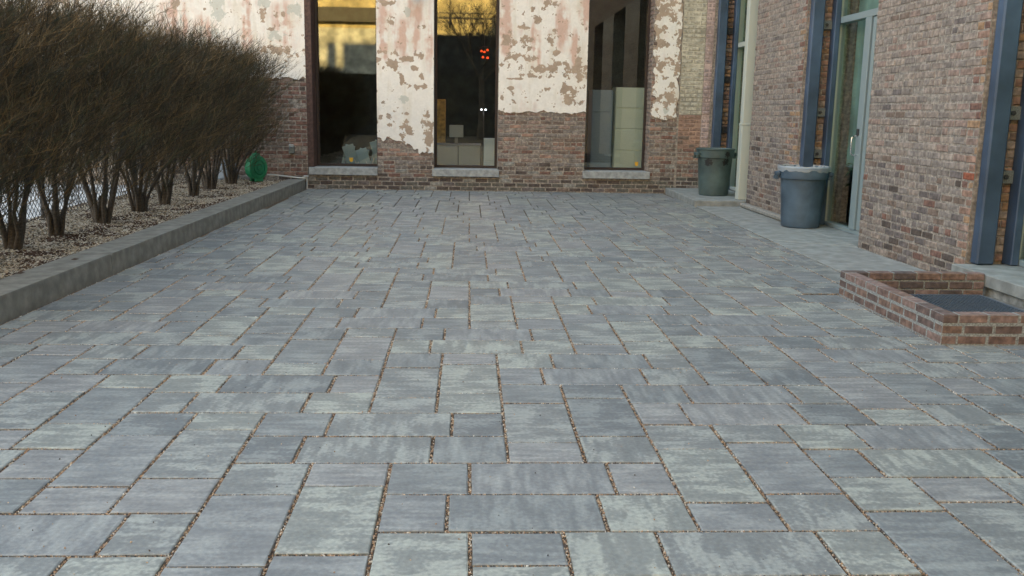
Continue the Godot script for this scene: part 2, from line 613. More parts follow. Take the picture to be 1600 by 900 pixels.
	for it in items:
		var z: float = it.m.z
		if z > -2.0 or z < -12.5: continue
		if absf(atan2(it.m.x, -z) - 0.048) > 0.6: continue
		var far := clampf((-z - 3.0) / 6.0, 0.0, 1.0)
		var per := lerpf(170.0, 45.0, far)
		var sz := lerpf(0.0036, 0.0062, far)
		for side in 4:
			var L: float = it.w if side < 2 else it.d
			for k in int((L + G) * per):
				var s := rng.randf_range(-0.5, 0.5) * (L + G)
				var o := rng.randf_range(0.0005, G * 0.55)
				var p: Vector3
				if side == 0: p = Vector3(s, 0, it.d / 2 + o)
				elif side == 1: p = Vector3(s, 0, -it.d / 2 - o)
				elif side == 2: p = Vector3(it.w / 2 + o, 0, s)
				else: p = Vector3(-it.w / 2 - o, 0, s)
				p += it.m
				p.y = rng.randf_range(-0.0095, -0.0035)
				var r := sz * rng.randf_range(0.55, 1.35)
				pebble(buf, p, r)
				count += 1
	for k in 900:      # strays kicked onto the paving
		var p := Vector3(rng.randf_range(-2.6, 3.0), 0.001, -2.3 - pow(rng.randf(), 1.5) * 12.0)
		if p.x > right_edge(p.z) - 0.1 or p.x < left_edge(p.z) + 0.1: continue
		pebble(buf, p, rng.randf_range(0.002, 0.0048))
		count += 1
	tag(pebbles("joint_chippings", buf, count, root), "", "", "", "stuff")

func pebble(buf: PackedFloat32Array, p: Vector3, r: float, dark := 0.25) -> void:
	var b := Basis.from_euler(Vector3(rng.randf() * TAU, rng.randf() * TAU, rng.randf() * TAU)) * Basis.from_scale(Vector3(r * 1.25, r * 0.75, r))
	var g := rng.randf()
	var c: Vector3
	if g < dark: c = Vector3(0.07, 0.055, 0.05)
	elif g < 0.62: c = Vector3(0.31, 0.205, 0.135)
	elif g < 0.85: c = Vector3(0.40, 0.30, 0.21)
	else: c = Vector3(0.52, 0.48, 0.42)
	c *= rng.randf_range(0.7, 1.2)
	buf.append_array(PackedFloat32Array([b.x.x, b.y.x, b.z.x, p.x, b.x.y, b.y.y, b.z.y, p.y, b.x.z, b.y.z, b.z.z, p.z, c.x, c.y, c.z, 1.0]))

func stone_mesh() -> ArrayMesh:
	var b := MB.new()
	var p := [Vector3(1, 0.1, 0), Vector3(-0.9, -0.1, 0.1), Vector3(0.1, 1, 0), Vector3(0, -1, 0.2), Vector3(-0.1, 0.1, 1), Vector3(0.2, 0, -0.95)]
	for f in [[0, 2, 4], [2, 1, 4], [1, 3, 4], [3, 0, 4], [2, 0, 5], [1, 2, 5], [3, 1, 5], [0, 3, 5]]:
		b.tri(p[f[0]], p[f[1]], p[f[2]])
	return b.mesh()

func pebbles(called: String, buf: PackedFloat32Array, count: int, parent: Node) -> MultiMeshInstance3D:
	var mm := MultiMesh.new()
	mm.transform_format = MultiMesh.TRANSFORM_3D
	mm.use_colors = true
	mm.mesh = stone_mesh()
	mm.instance_count = count
	mm.buffer = buf
	var o := MultiMeshInstance3D.new()
	o.name = called
	o.multimesh = mm
	o.material_override = M.pebble
	parent.add_child(o, true)
	return o

const PEEL := [[-1.34,2.91,0.10,0.08], [-0.85,2.80,0.08,0.05], [-1.32,2.15,0.17,0.10], [-1.48,2.37,0.10,0.03], [-1.29,2.35,0.10,0.05], [-1.07,2.27,0.13,0.06], [-0.87,2.34,0.10,0.07], [-0.98,2.10,0.08,0.05], [-1.18,1.91,0.05,0.10], [-1.10,1.83,0.10,0.05], [-0.85,1.81,0.14,0.06], [-1.10,1.01,0.12,0.19], [-0.75,1.24,0.09,0.19], [-0.70,0.93,0.09,0.32], [-1.56,1.28,0.05,0.05], [-1.41,1.28,0.05,0.06], [-1.30,1.37,0.05,0.03], [-1.13,1.34,0.06,0.03], [-1.40,1.13,0.05,0.03], [-1.52,1.52,0.05,0.03], [-0.82,1.97,0.06,0.07], [-1.59,2.23,0.05,0.09], [-1.42,3.20,0.21,0.05], [1.09,3.17,0.06,0.08], [1.28,3.23,0.07,0.10], [1.48,3.22,0.10,0.06], [1.17,2.98,0.07,0.09], [0.95,2.84,0.10,0.03], [0.93,2.87,0.03,0.10], [0.68,2.63,0.13,0.13], [0.99,2.58,0.10,0.17], [1.42,2.69,0.13,0.12], [1.47,2.43,0.12,0.05], [1.04,2.34,0.14,0.06], [0.76,2.35,0.12,0.09], [0.61,2.25,0.09,0.10], [1.61,2.23,0.10,0.05], [1.38,2.10,0.44,0.10], [1.52,2.18,0.23,0.09], [1.16,2.03,0.26,0.06], [1.90,2.08,0.21,0.14], [0.82,1.97,0.17,0.02], [1.80,1.77,0.23,0.12], [1.67,1.83,0.09,0.10], [1.80,1.58,0.20,0.07], [1.36,1.82,0.05,0.05], [0.78,1.64,0.05,0.10], [0.72,1.81,0.05,0.03], [0.87,1.36,0.23,0.05], [1.43,1.37,0.35,0.03], [1.91,2.35,0.06,0.23], [0.58,1.67,0.03,0.07], [-3.53,3.00,0.08,0.09], [-3.32,2.99,0.05,0.06], [-3.19,2.99,0.03,0.10], [-3.42,2.72,0.09,0.03], [-5.00,3.09,0.08,0.07], [-3.32,2.39,0.28,0.07], [-3.13,2.29,0.15,0.09], [-3.58,2.38,0.10,0.05], [-4.07,2.55,0.07,0.03], [-4.51,3.03,0.03,0.02], [-3.87,2.59,0.03,0.03], [-2.84,2.36,0.05,0.07]]
const WHITE := [[3.56,3.32,0.17,0.10], [3.50,2.94,0.20,0.15], [3.47,2.76,0.13,0.13], [3.44,2.46,0.22,0.15], [3.58,2.23,0.08,0.06], [3.43,2.08,0.17,0.13], [3.39,1.89,0.15,0.14], [3.63,1.94,0.08,0.17], [3.31,1.72,0.06,0.06], [3.45,1.51,0.21,0.14], [3.25,2.05,0.05,0.07]]
const PINK := [[1.85,2.42,0.10,0.39], [1.98,3.11,0.10,0.46], [0.58,3.05,0.16,0.42], [0.64,2.65,0.12,0.29], [1.62,2.88,0.12,0.35], [-1.43,2.77,0.16,0.37], [-1.48,2.50,0.09,0.23], [-0.93,3.04,0.16,0.23], [-0.73,2.62,0.09,0.46], [-4.88,2.89,0.07,0.32], [-5.05,2.85,0.21,0.39], [-4.52,2.70,0.16,0.23], [-3.82,2.77,0.12,0.46], [-3.17,2.78,0.23,0.35], [1.14,2.50,0.09,0.46], [-1.04,2.61,0.23,0.35]]
const GREY := [[-4.29,3.04,0.14,0.21], [-3.00,3.04,0.14,0.12], [-3.51,3.14,0.13,0.09], [-4.35,2.64,0.07,0.09], [-1.07,3.07,0.06,0.10], [-3.33,2.62,0.19,0.09], [3.48,1.47,0.07,0.08], [-1.15,1.58,0.09,0.07]]

# ---------------------------------------------------------------- back building
const OPEN := [[-2.72, -1.61], [-0.62, 0.51], [2.06, 3.21]]
const HEAD := 4.3
const ROOF := 13.4
const GLASS := -17.10

func plaster_tex() -> Array:
	var W := 1600
	var H := 496
	var k := 1600.0 / 10.35
	var lowf := field(31, 0.012, 5, W, H)
	var midf := field(32, 0.035, 5, W, H)
	var finef := field(33, 0.11, 4, W, H)
	var streak := stretched(34, 0.035, 4, W, H / 8, W, H)
	var f := FastNoiseLite.new()
	f.seed = 35
	f.frequency = 0.03
	f.fractal_octaves = 5
	var peel := PackedFloat32Array()
	peel.resize(W * H)
	var rust := peel.duplicate()
	var grey := peel.duplicate()
	var sets := [[PEEL, peel, 1.0], [PINK, rust, 1.0], [GREY, grey, 1.0], [WHITE, peel, -1.3]]
	for i in range(int((3.2 + 6.6) * k), W):
		for j in H: peel[j * W + i] = 0.95
	for s in sets:
		var arr: PackedFloat32Array = s[1]
		for b in s[0]:
			var x0 := clampi(int((b[0] - b[2] * 1.6 + 6.6) * k), 0, W - 1)
			var x1 := clampi(int((b[0] + b[2] * 1.6 + 6.6) * k), 0, W - 1)
			var y0 := clampi(int((3.7 - b[1] - b[3] * 1.6) * k), 0, H - 1)
			var y1 := clampi(int((3.7 - b[1] + b[3] * 1.6) * k), 0, H - 1)
			for j in range(y0, y1 + 1):
				for i in range(x0, x1 + 1):
					var dx: float = (i / k - 6.6 - b[0]) / b[2]
					var dy: float = (3.7 - j / k - b[1]) / b[3]
					var g := maxf(0.0, 1.0 - (dx * dx + dy * dy) * 0.5)
					if s[2] > 0: arr[j * W + i] = maxf(arr[j * W + i], g)
					else: arr[j * W + i] = minf(arr[j * W + i], 0.95 - 0.62 * g)
	var out := PackedByteArray()
	out.resize(W * H * 3)
	var hgt := PackedByteArray()
	hgt.resize(W * H)
	for j in H:
		var yy := 3.7 - j / k
		for i in W:
			var p := j * W + i
			var n := (midf[p] - 128) / 128.0
			var l := (lowf[p] - 128) / 128.0
			var q := (finef[p] - 128) / 128.0
			var st := (streak[p] - 128) / 128.0
			var bare := peel[p] + n * 1.0 + q * 0.4 + l * 0.2 > 0.70 or n * 1.0 + q * 0.6 - l * 0.3 > 0.80
			var r: float
			var g: float
			var b: float
			if bare:
				var s := 1.0 + l * 0.18 + q * 0.14
				r = 0.37 * s; g = 0.285 * s; b = 0.215 * s
				hgt[p] = 90 + int(q * 22)
			else:
				r = 0.79; g = 0.755; b = 0.70
				var pk := clampf((rust[p] * 1.0 - 0.1) * (0.9 + n * 1.2 + st) + st * 0.45 + l * 0.4 - 0.10 + q * 0.15 + (0.18 if yy > 2.4 else 0.0) * clampf((yy - 2.4) * 2.0, 0.0, 1.0), 0.0, 0.95)
				r = lerpf(r, 0.58, pk); g = lerpf(g, 0.40, pk); b = lerpf(b, 0.325, pk)
				var old := clampf((-st) * 0.7 + l * 0.3 - 0.12, 0.0, 0.5)
				r = lerpf(r, 0.60, old); g = lerpf(g, 0.53, old); b = lerpf(b, 0.42, old)
				var gr := 0.0
				if grey[p] + n * 0.6 + q * 0.2 > 0.62: gr = 0.8
				r = lerpf(r, 0.49, gr); g = lerpf(g, 0.50, gr); b = lerpf(b, 0.45, gr)
				var s := 1.0 + q * 0.07 + n * 0.07
				if n * 0.5 + q * 0.9 > 0.78: s *= 0.72
				r *= s; g *= s; b *= s
				hgt[p] = 180 + int(n * 25 + q * 16)
			var c := Color(clampf(r, 0, 1), clampf(g, 0, 1), clampf(b, 0, 1)).linear_to_srgb()
			out[p * 3] = int(c.r * 255)
			out[p * 3 + 1] = int(c.g * 255)
			out[p * 3 + 2] = int(c.b * 255)
	return [ImageTexture.create_from_image(Image.create_from_data(W, H, false, Image.FORMAT_RGB8, out)), ImageTexture.create_from_image(Image.create_from_data(W, H, false, Image.FORMAT_L8, hgt))]

func plaster_foot(x: float) -> float:
	if x < -2.0: return 1.90
	if x < 0.0:
		if x < -1.2: return lerpf(0.94, 0.84, (x + 1.61) / 0.4)
		return lerpf(0.84, 0.66, clampf((x + 1.2) / 0.4, 0, 1))
	if x < 2.5: return 1.40
	return 1.34

func plaster_coat(x0: float, x1: float) -> MB:
	# a skim coat 12 mm thick with a ragged foot and chipped edges
	var f := FastNoiseLite.new()
	f.seed = 41
	f.frequency = 3.0
	f.fractal_octaves = 5
	var b := MB.new()
	var step := 0.025
	var nx := int(ceil((x1 - x0) / step))
	var ya := 0.45
	var ny := int(ceil((HEAD - ya) / step))
	var hold := []
	for j in ny + 1:
		for i in nx + 1:
			var x := x0 + (x1 - x0) * i / nx
			var y := ya + step * j
			var m := (y - plaster_foot(x)) + (0.045 if x > 0.0 else 0.10) * f.get_noise_2d(x, y) + 0.045 * f.get_noise_2d(x * 3.0 + 9.0, y * 3.0)
			var edge := minf(x - x0, x1 - x) + 0.012 + 0.05 * f.get_noise_2d(x * 2.0 + 50.0, y * 2.0)
			if x0 > 3.0: edge = minf(x1 - x + 0.0 + 0.10 * f.get_noise_2d(20.0, y * 0.6), x - x0 - 0.03 + 0.12 * f.get_noise_2d(x, y + 30.0))
			hold.append(minf(m, edge))
	var uv := func(p: Vector3) -> Vector2:
		return Vector2((p.x + 6.6) / 10.35, (3.7 - p.y) / 3.2084)
	var zf := BACK + 0.013
	for j in ny:
		for i in nx:
			var id := [j * (nx + 1) + i, j * (nx + 1) + i + 1, (j + 1) * (nx + 1) + i + 1, (j + 1) * (nx + 1) + i]
			var poly := []
			var cut := []
			for k in 4:
				var ka: int = id[k]
				var kb: int = id[(k + 1) % 4]
				var pa := Vector3(x0 + (x1 - x0) * (ka % (nx + 1)) / nx, ya + step * (ka / (nx + 1)), zf)
				var pb := Vector3(x0 + (x1 - x0) * (kb % (nx + 1)) / nx, ya + step * (kb / (nx + 1)), zf)
				var ha: float = hold[ka]
				var hb: float = hold[kb]
				if ha > 0: poly.append(pa)
				if (ha > 0) != (hb > 0):
					var c := pa.lerp(pb, ha / (ha - hb))
					poly.append(c)
					cut.append([c, ha > 0])
			for k in range(1, poly.size() - 1):
				b.tri(poly[0], poly[k], poly[k + 1], uv.call(poly[0]), uv.call(poly[k]), uv.call(poly[k + 1]))
			if cut.size() == 2:
				var p: Vector3 = cut[0][0] if cut[0][1] else cut[1][0]
				var q: Vector3 = cut[1][0] if cut[0][1] else cut[0][0]
				var d := Vector3(0, 0, -0.016)
				b.quad(q, p, p + d, q + d, [uv.call(q), uv.call(p), uv.call(p), uv.call(q)])
	return b

func back_building() -> void:
	rng.seed = 8
	var root := hub("brick_building", Vector3.ZERO)
	tag(root, "old brick building across the back with peeling white plaster and three tall windows", "building")
	var w := MB.new()
	var zf := BACK - 0.0048
	var zb := -17.35
	w.box(Vector3(-16, -0.07, zb), Vector3(SIDE + 0.5, 0.25, zf))
	var xs := [-16.0, OPEN[0][0] - 0.11, OPEN[0][1], OPEN[1][0], OPEN[1][1], OPEN[2][0], OPEN[2][1], SIDE + 0.5]
	for i in range(0, 8, 2):
		w.box(Vector3(xs[i], 0.25, zb), Vector3(xs[i + 1], HEAD, zf))
	w.box(Vector3(-16, HEAD, zb), Vector3(14, ROOF - 2.1, zf))
	# unseen parapet, its steps and notches added to shape sun on the tan building
	w.box(Vector3(-16, ROOF - 2.1, zb), Vector3(-3.3, ROOF - 0.7, zf))
	w.box(Vector3(-2.75, ROOF - 2.1, zb), Vector3(-2.3, ROOF - 0.7, zf))
	w.box(Vector3(-1.85, ROOF - 2.1, zb), Vector3(0.4, ROOF - 0.7, zf))
	w.box(Vector3(0.4, ROOF - 2.1, zb), Vector3(14, ROOF, zf))
	obj("wall", w, M.mortar, root)
	var sh := MB.new()
	sh.box(Vector3(-16, HEAD + 0.1, -24), Vector3(SIDE + 0.5, HEAD + 0.3, zb - 0.002))
	sh.box(Vector3(-16, -0.07, -24.2), Vector3(SIDE + 0.5, HEAD + 0.3, -24.002))
	sh.box(Vector3(-16.2, -0.07, -24), Vector3(-16.002, HEAD + 0.3, zb - 0.002))
	sh.box(Vector3(SIDE + 0.502, -0.07, -24), Vector3(SIDE + 0.7, HEAD + 0.3, zb - 0.002))
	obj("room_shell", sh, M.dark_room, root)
	obj("room_floor", bx(Vector3(-15.99, -0.06, -23.99), Vector3(SIDE + 0.49, 0.0, zb - 0.004), 0.002), M.room_floor, root)
	# bricks
	var items := []
	var fr := Transform3D(Basis.IDENTITY, Vector3(0, 0, BACK))
	var spans := func(v: float) -> Array:
		var o := []
		if v < 0.25: return [[-5.4, 3.69], [3.725, 4.12], [4.135, SIDE]]
		if v < 2.15: o.append([-5.4, OPEN[0][0] - 0.11])
		if v < 1.15: o.append([OPEN[0][1], OPEN[1][0]])
		if v < 1.6: o.append([OPEN[1][1], OPEN[2][0]])
		o.append([OPEN[2][1], 3.69])
		o.append([3.725, 4.12])
		o.append([4.135, SIDE])
		return o
	var tone := func(u: float, v: float) -> int:
		if u > 4.13: return 11 if v > 0.55 else pickt([11, 2, 3, 1, 0, 1])
		if u > 3.72:
			if v > 1.40: return 10
			if v > 0.80 and rng.randf() < 0.85: return 12
			if v < 0.3: return pickt([6, 2, 14, 2, 9, 1])
			return pickt([0, 1, 1, 2, 2, 1, 12, 1])
		if v < 0.26: return pickt([6, 3.4, 14, 3, 4, 1.5, 15, 1.2, 1, 0.8])
		if u < -2.5: return pickt([0, 3, 1, 3, 2, 1, 6, 0.8, 12, 1])
		if v < 0.5: return pickt([1, 2, 9, 2, 6, 0.8, 0, 1, 15, 0.6])
		return pickt([1, 3, 9, 3, 2, 2.4, 3, 1.5, 0, 0.9, 12, 1.4, 6, 0.25])
	lay(0.004, 3.75, 0.0735, spans, tone, items, fr)
	for it in items:
		if it.b < -4.2: it.off = true
	# reveal of the right-hand window
	var rv := Transform3D(Basis(Vector3(0, 0, 1), Vector3(0, 1, 0), Vector3(-1, 0, 0)), Vector3(OPEN[2][1] - 0.012, 0, 0))
	lay(0.39, 3.7, 0.0735, func(_v): return [[GLASS + 0.05, BACK - 0.01]], func(_u, _v): return pickt([3, 2, 7, 2, 2, 2, 9, 1]), items, rv, 0)
	set_bricks(root, items)
	# paint and render that fill the joints of the corner strip
	obj("cream_paint", bx(Vector3(3.722, 1.40, BACK - 0.012), Vector3(4.122, HEAD, BACK - 0.0043), 0.001), mat(lin(0.68, 0.62, 0.49), 0.85, M.soft, 0.5), root)
	obj("orange_render", bx(Vector3(3.722, 0.80, BACK - 0.012), Vector3(4.122, 1.399, BACK - 0.0043), 0.001), mat(lin(0.48, 0.31, 0.23), 0.85, M.soft, 0.5), root)
	obj("pink_paint", bx(Vector3(4.133, 0.45, BACK - 0.012), Vector3(SIDE - 0.001, HEAD, BACK - 0.0043), 0.001), mat(lin(0.66, 0.50, 0.45), 0.85, M.soft, 0.5), root)
	# plaster
	var tx := plaster_tex()
	var pm := StandardMaterial3D.new()
	pm.albedo_texture = tx[0]
	pm.roughness = 0.92
	pm.heightmap_enabled = true
	pm.heightmap_texture = tx[1]
	pm.heightmap_scale = 0.6
	for r in [[-9.0, OPEN[0][0] - 0.112], [OPEN[0][1], OPEN[1][0]], [OPEN[1][1], OPEN[2][0]], [OPEN[2][1], 3.70]]:
		obj("plaster", plaster_coat(r[0], r[1]), pm, root)
	# windows
	for i in 3:
		var x0: float = OPEN[i][0]
		var x1: float = OPEN[i][1]
		var win := hub("window", Vector3.ZERO, root)
		var fb := MB.new()
		var t := 0.045
		var z0 := GLASS - 0.035
		var z1 := GLASS + 0.035
		fb.cbox(Vector3(x0, 0.385, z0), Vector3(x0 + t, HEAD, z1), 0.004)
		fb.cbox(Vector3(x1 - t, 0.385, z0), Vector3(x1, HEAD, z1), 0.004)
		fb.cbox(Vector3(x0 + t, 0.385, z0), Vector3(x1 - t, 0.43, z1), 0.004)
		fb.cbox(Vector3(x0 + t, HEAD - t, z0), Vector3(x1 - t, HEAD, z1), 0.004)
		obj("frame", fb, M.frame, win)
		var pb := MB.new()
		pb.quad(Vector3(x0 + t - 0.005, 0.425, GLASS), Vector3(x1 - t + 0.005, 0.425, GLASS), Vector3(x1 - t + 0.005, HEAD - t + 0.005, GLASS), Vector3(x0 + t - 0.005, HEAD - t + 0.005, GLASS))
		obj("pane", pb, M.pane, win)
		obj("sill", bx(Vector3(x0 - (0.09 if i == 0 else 0.025), 0.252, GLASS - 0.03), Vector3(x1 + (0.0 if i == 0 else 0.03), 0.383, BACK + 0.055), 0.006), M.sill, win)
		if i != 1:
			var sx := x0 + (0.60 if i == 0 else 1.01)
			var sb := MB.new()
			var zz := GLASS + 0.003
			var sp := [Vector3(0, -0.045, zz), Vector3(0.03, -0.02, zz), Vector3(0.034, 0.04, zz), Vector3(0, 0.034, zz), Vector3(-0.034, 0.04, zz), Vector3(-0.03, -0.02, zz)]
			for k in range(1, 5):
				sb.tri(sp[0] + Vector3(sx, 0.50, 0), sp[k] + Vector3(sx, 0.50, 0), sp[k + 1] + Vector3(sx, 0.50, 0))
			var stk := obj("sticker", sb, mat(lin(0.60, 0.33, 0.02), 0.5), win)
			tag(stk, "small yellow shield-shaped sticker on the glass")
		if i == 0:
			obj("jamb", bx(Vector3(x0 - 0.109, 0.386, GLASS - 0.03), Vector3(x0 - 0.001, HEAD, BACK + 0.006), 0.006), M.wood, win)

# ---------------------------------------------------------------- right building
const BAYS := [[-16.66, -14.20], [-12.10, -9.97], [-7.75, -5.62], [-3.40, -1.27], [0.95, 3.08]]
const PIERS := [[-14.20, -12.10], [-9.97, -7.75], [-5.62, -3.40], [-1.27, 0.95], [3.08, 9.0]]
const PANE_X := 4.72

func right_building() -> void:
	rng.seed = 9
	var root := hub("brick_building", Vector3.ZERO)
	tag(root, "brick building along the right side with blue steel columns and glazed bays", "building")
	var w := MB.new()
	var xf := SIDE + 0.0045
	var up := MB.new()
	for p in PIERS:
		var pb := MB.new()
		pb.box(Vector3(xf, -0.07, p[0] + 0.004), Vector3(5.0, HEAD, p[1]))
		obj("pier", pb, M.mortar_side if p[1] < -3.0 else M.brick[1], root)
	up.box(Vector3(xf, HEAD, -17.3), Vector3(5.0, 10.5, 9.0))
	obj("upper_wall", up, M.brick[1], root)
	w.box(Vector3(4.78, -0.07, -16.70), Vector3(5.0, HEAD, -16.64))
	obj("wall", w, M.mortar_side, root)
	var sh := MB.new()
	sh.box(Vector3(5.002, HEAD, -16.6), Vector3(10, HEAD + 0.2, 9.0))
	sh.box(Vector3(8.0, -0.07, -16.6), Vector3(8.2, HEAD, 9.0))
	sh.box(Vector3(5.002, -0.07, 8.8), Vector3(8.0, HEAD, 9.0))
	sh.box(Vector3(5.002, -0.07, -16.62), Vector3(8.0, HEAD, -16.5))
	obj("room_shell", sh, mat(lin(0.30, 0.33, 0.30), 0.9, M.soft, 0.6), root)
	obj("room_floor", bx(Vector3(4.80, -0.06, -16.5), Vector3(8.0, 0.03, 8.8), 0.002), M.room_floor, root)
	# bricks of the piers
	var items := []
	var fr := Transform3D(Basis(Vector3(0, 0, 1), Vector3(0, 1, 0), Vector3(-1, 0, 0)), Vector3(SIDE, 0, 0))
	var patch := FastNoiseLite.new()
	patch.seed = 51
	patch.frequency = 0.9
	for i in 3:
		var p: Array = PIERS[i]
		var tone := func(u: float, v: float) -> int:
			var g := patch.get_noise_2d(u, v * 1.5)
			if p[1] - u < 0.16 and v < 2.9:
				if i == 1 and absf(v - 0.955) < 0.037: return 8
				return pickt([5, 1.6, 12, 2, 2, 2, 0, 1, 9, 1])
			if i == 0 and p[1] - u < 0.42 and v < 1.6: return pickt([5, 1.5, 12, 2, 1, 2, 2, 1, 9, 1])
			if v < 0.35: return pickt([1, 2, 9, 2, 6, 1, 3, 1.2, 0, 0.6, 4, 1.2])
			if v < 0.95 + g * 0.5: return pickt([9, 2, 4, 2, 13, 2, 1, 1.6, 6, 0.5, 3, 1, 0, 0.5])
			if g > 0.25: return pickt([13, 2, 3, 3, 9, 1.6, 4, 0.4])
			return pickt([3, 4, 13, 2.4, 2, 2.2, 9, 1.6, 7, 1.0, 1, 0.5])
		lay(0.004, 3.6, 0.0735, func(_v): return [[p[0], p[1]]], tone, items, fr)
		# jamb of the bay beyond, between the two steel members
	for z in [-16.66, -12.10, -7.75]:
		var jf := Transform3D(Basis.IDENTITY, Vector3(0, 0, z + 0.012))
		lay(0.2 if z > -8 else 0.06, 3.6, 0.0735, func(_v): return [[4.445, 4.60]], func(_u, _v): return pickt([5, 2, 12, 2, 7, 1.2, 2, 1, 1, 1]), items, jf, 0)
	set_bricks(root, items)
	# steel, frames and glass of the bays
	for i in 5:
		var z0: float = BAYS[i][0]
		var z1: float = BAYS[i][1]
		var floor_y := 0.104 if i == 0 else (0.19 if i == 2 else 0.012)
		obj("steel_column", bx(Vector3(SIDE + 0.035, floor_y, z0 + 0.014), Vector3(SIDE + 0.19, HEAD, z0 + 0.13), 0.014), M.steel, root)
		obj("steel_channel", bx(Vector3(4.585, floor_y, z0 + 0.014), Vector3(4.655, HEAD, z0 + 0.16), 0.008), M.steel, root)
		for y in [0.93, 1.46, 2.55, 3.4] if i > 0 else [1.15, 2.02, 2.85]:
			var pl := obj("bracket", bx(Vector3(SIDE + 0.188, y - 0.055, z0 + 0.03), Vector3(4.587, y + 0.055, z0 + 0.05), 0.003), M.plate if i > 0 else M.darkplate, root)
			var bolt := MB.new()
			bolt.lathe([[0.0, 0.0], [0.02, 0.0], [0.02, 0.014], [0.0, 0.016]], 8, Transform3D(Basis(Vector3.RIGHT, PI / 2), Vector3(4.52, y, z0 + 0.05)))
			obj("bolt", bolt, M.iron, pl)
		var win := hub("glazing", Vector3.ZERO, root)
		var fb := MB.new()
		var q0 := z0 + 0.02
		var q1 := z1 - 0.004
		var base: float = floor_y
		fb.cbox(Vector3(4.66, base, q0), Vector3(4.76, HEAD, q0 + 0.06), 0.004)
		fb.cbox(Vector3(4.66, base, q1 - 0.06), Vector3(4.76, HEAD, q1), 0.004)
		fb.cbox(Vector3(4.66, base, q0 + 0.06), Vector3(4.76, base + 0.05, q1 - 0.06), 0.004)
		fb.cbox(Vector3(4.655, 2.56, q0 + 0.06), Vector3(4.765, 2.64, q1 - 0.06), 0.004)
		if i == 0 or i > 1:
			fb.cbox(Vector3(4.66, base + 0.05, (q0 + q1) / 2 - 0.03), Vector3(4.76, 2.56, (q0 + q1) / 2 + 0.03), 0.004)
		obj("frame", fb, M.trim if i == 0 else M.alu, win)
		var edge := MB.new()
		edge.cbox(Vector3(4.658, base, q0 + 0.06), Vector3(4.70, HEAD, q0 + 0.085), 0.003)
		obj("glazing_bead", edge, M.trim, win)
		for r in ([[q0 + 0.06, q1 - 0.06, 2.64, HEAD]] + ([] if i == 1 else [[q0 + 0.06, q1 - 0.06, base + 0.05, 2.56]])):
			var pb := MB.new()
			pb.quad(Vector3(PANE_X, r[2], r[0]), Vector3(PANE_X, r[2], r[1]), Vector3(PANE_X, r[3], r[1]), Vector3(PANE_X, r[3], r[0]))
			obj("pane", pb, M.pane_door, win)
		if i == 1:
			# sidelight, then the door leaf with its wide stile and pull
			var st := -11.16
			var pb := MB.new()
			pb.quad(Vector3(PANE_X, base + 0.05, q0 + 0.06), Vector3(PANE_X, base + 0.05, st), Vector3(PANE_X, 2.56, st), Vector3(PANE_X, 2.56, q0 + 0.06))
			obj("pane", pb, M.pane_door, win)
			var door := hub("door", Vector3.ZERO, root)
			var db := MB.new()
			db.cbox(Vector3(4.645, base + 0.052, st), Vector3(4.755, 2.557, st + 0.16), 0.006)
			db.cbox(Vector3(4.665, base + 0.055, st + 0.18), Vector3(4.735, 2.55, st + 0.26), 0.004)
			db.cbox(Vector3(4.665, base + 0.055, q1 - 0.13), Vector3(4.735, 2.55, q1 - 0.062), 0.004)
			db.cbox(Vector3(4.665, base + 0.055, st + 0.26), Vector3(4.735, base + 0.25, q1 - 0.13), 0.004)
			db.cbox(Vector3(4.665, 2.47, st + 0.26), Vector3(4.735, 2.55, q1 - 0.13), 0.004)
			obj("frame", db, M.alu, door)
			var dp := MB.new()
			dp.quad(Vector3(4.70, base + 0.25, st + 0.26), Vector3(4.70, base + 0.25, q1 - 0.13), Vector3(4.70, 2.47, q1 - 0.13), Vector3(4.70, 2.47, st + 0.26))
			obj("pane", dp, M.pane_door, door)
			var hd := MB.new()
			var hz := st + 0.06
			hd.tube([Vector3(4.645, 0.96, hz), Vector3(4.60, 0.955, hz), Vector3(4.575, 0.975, hz), Vector3(4.57, 1.07, hz), Vector3(4.575, 1.165, hz), Vector3(4.60, 1.185, hz), Vector3(4.645, 1.18, hz)], [0.011, 0.011, 0.011, 0.011, 0.011, 0.011, 0.011], 8)
			var chrome := mat(lin(0.65, 0.66, 0.66), 0.25)
			chrome.metallic = 0.9
			obj("handle", hd, chrome, door)
			obj("lock", bx(Vector3(4.632, 1.19, hz - 0.03), Vector3(4.646, 1.27, hz + 0.03), 0.004), M.iron, door)
	# near bay stands on a concrete ledge with a whitewashed upstand
	obj("ledge", bx(Vector3(4.13, 0.085, -7.70), Vector3(4.79, 0.188, -5.64), 0.008), M.slab, root)
	obj("upstand", bx(Vector3(4.19, -0.07, -7.69), Vector3(4.6, 0.084, -5.65), 0.004), mat(lin(0.55, 0.57, 0.56), 0.9, M.grain, 1.2), root)
	# square white downpipe at the far bay
	var dp := MB.new()
	dp.cbox(Vector3(4.20, 0.106, -14.56), Vector3(4.365, 1.27, -14.40), 0.008)
	dp.cbox(Vector3(4.205, 1.27, -14.555), Vector3(4.36, HEAD + 3, -14.405), 0.008)
	dp.cbox(Vector3(4.195, 1.25, -14.565), Vector3(4.37, 1.285, -14.395), 0.004)
	var pipe := obj("downpipe", dp, M.trim)
	tag(pipe, "square cream metal downpipe in front of the far glazed bay, beside the green-grey bin", "downpipe")

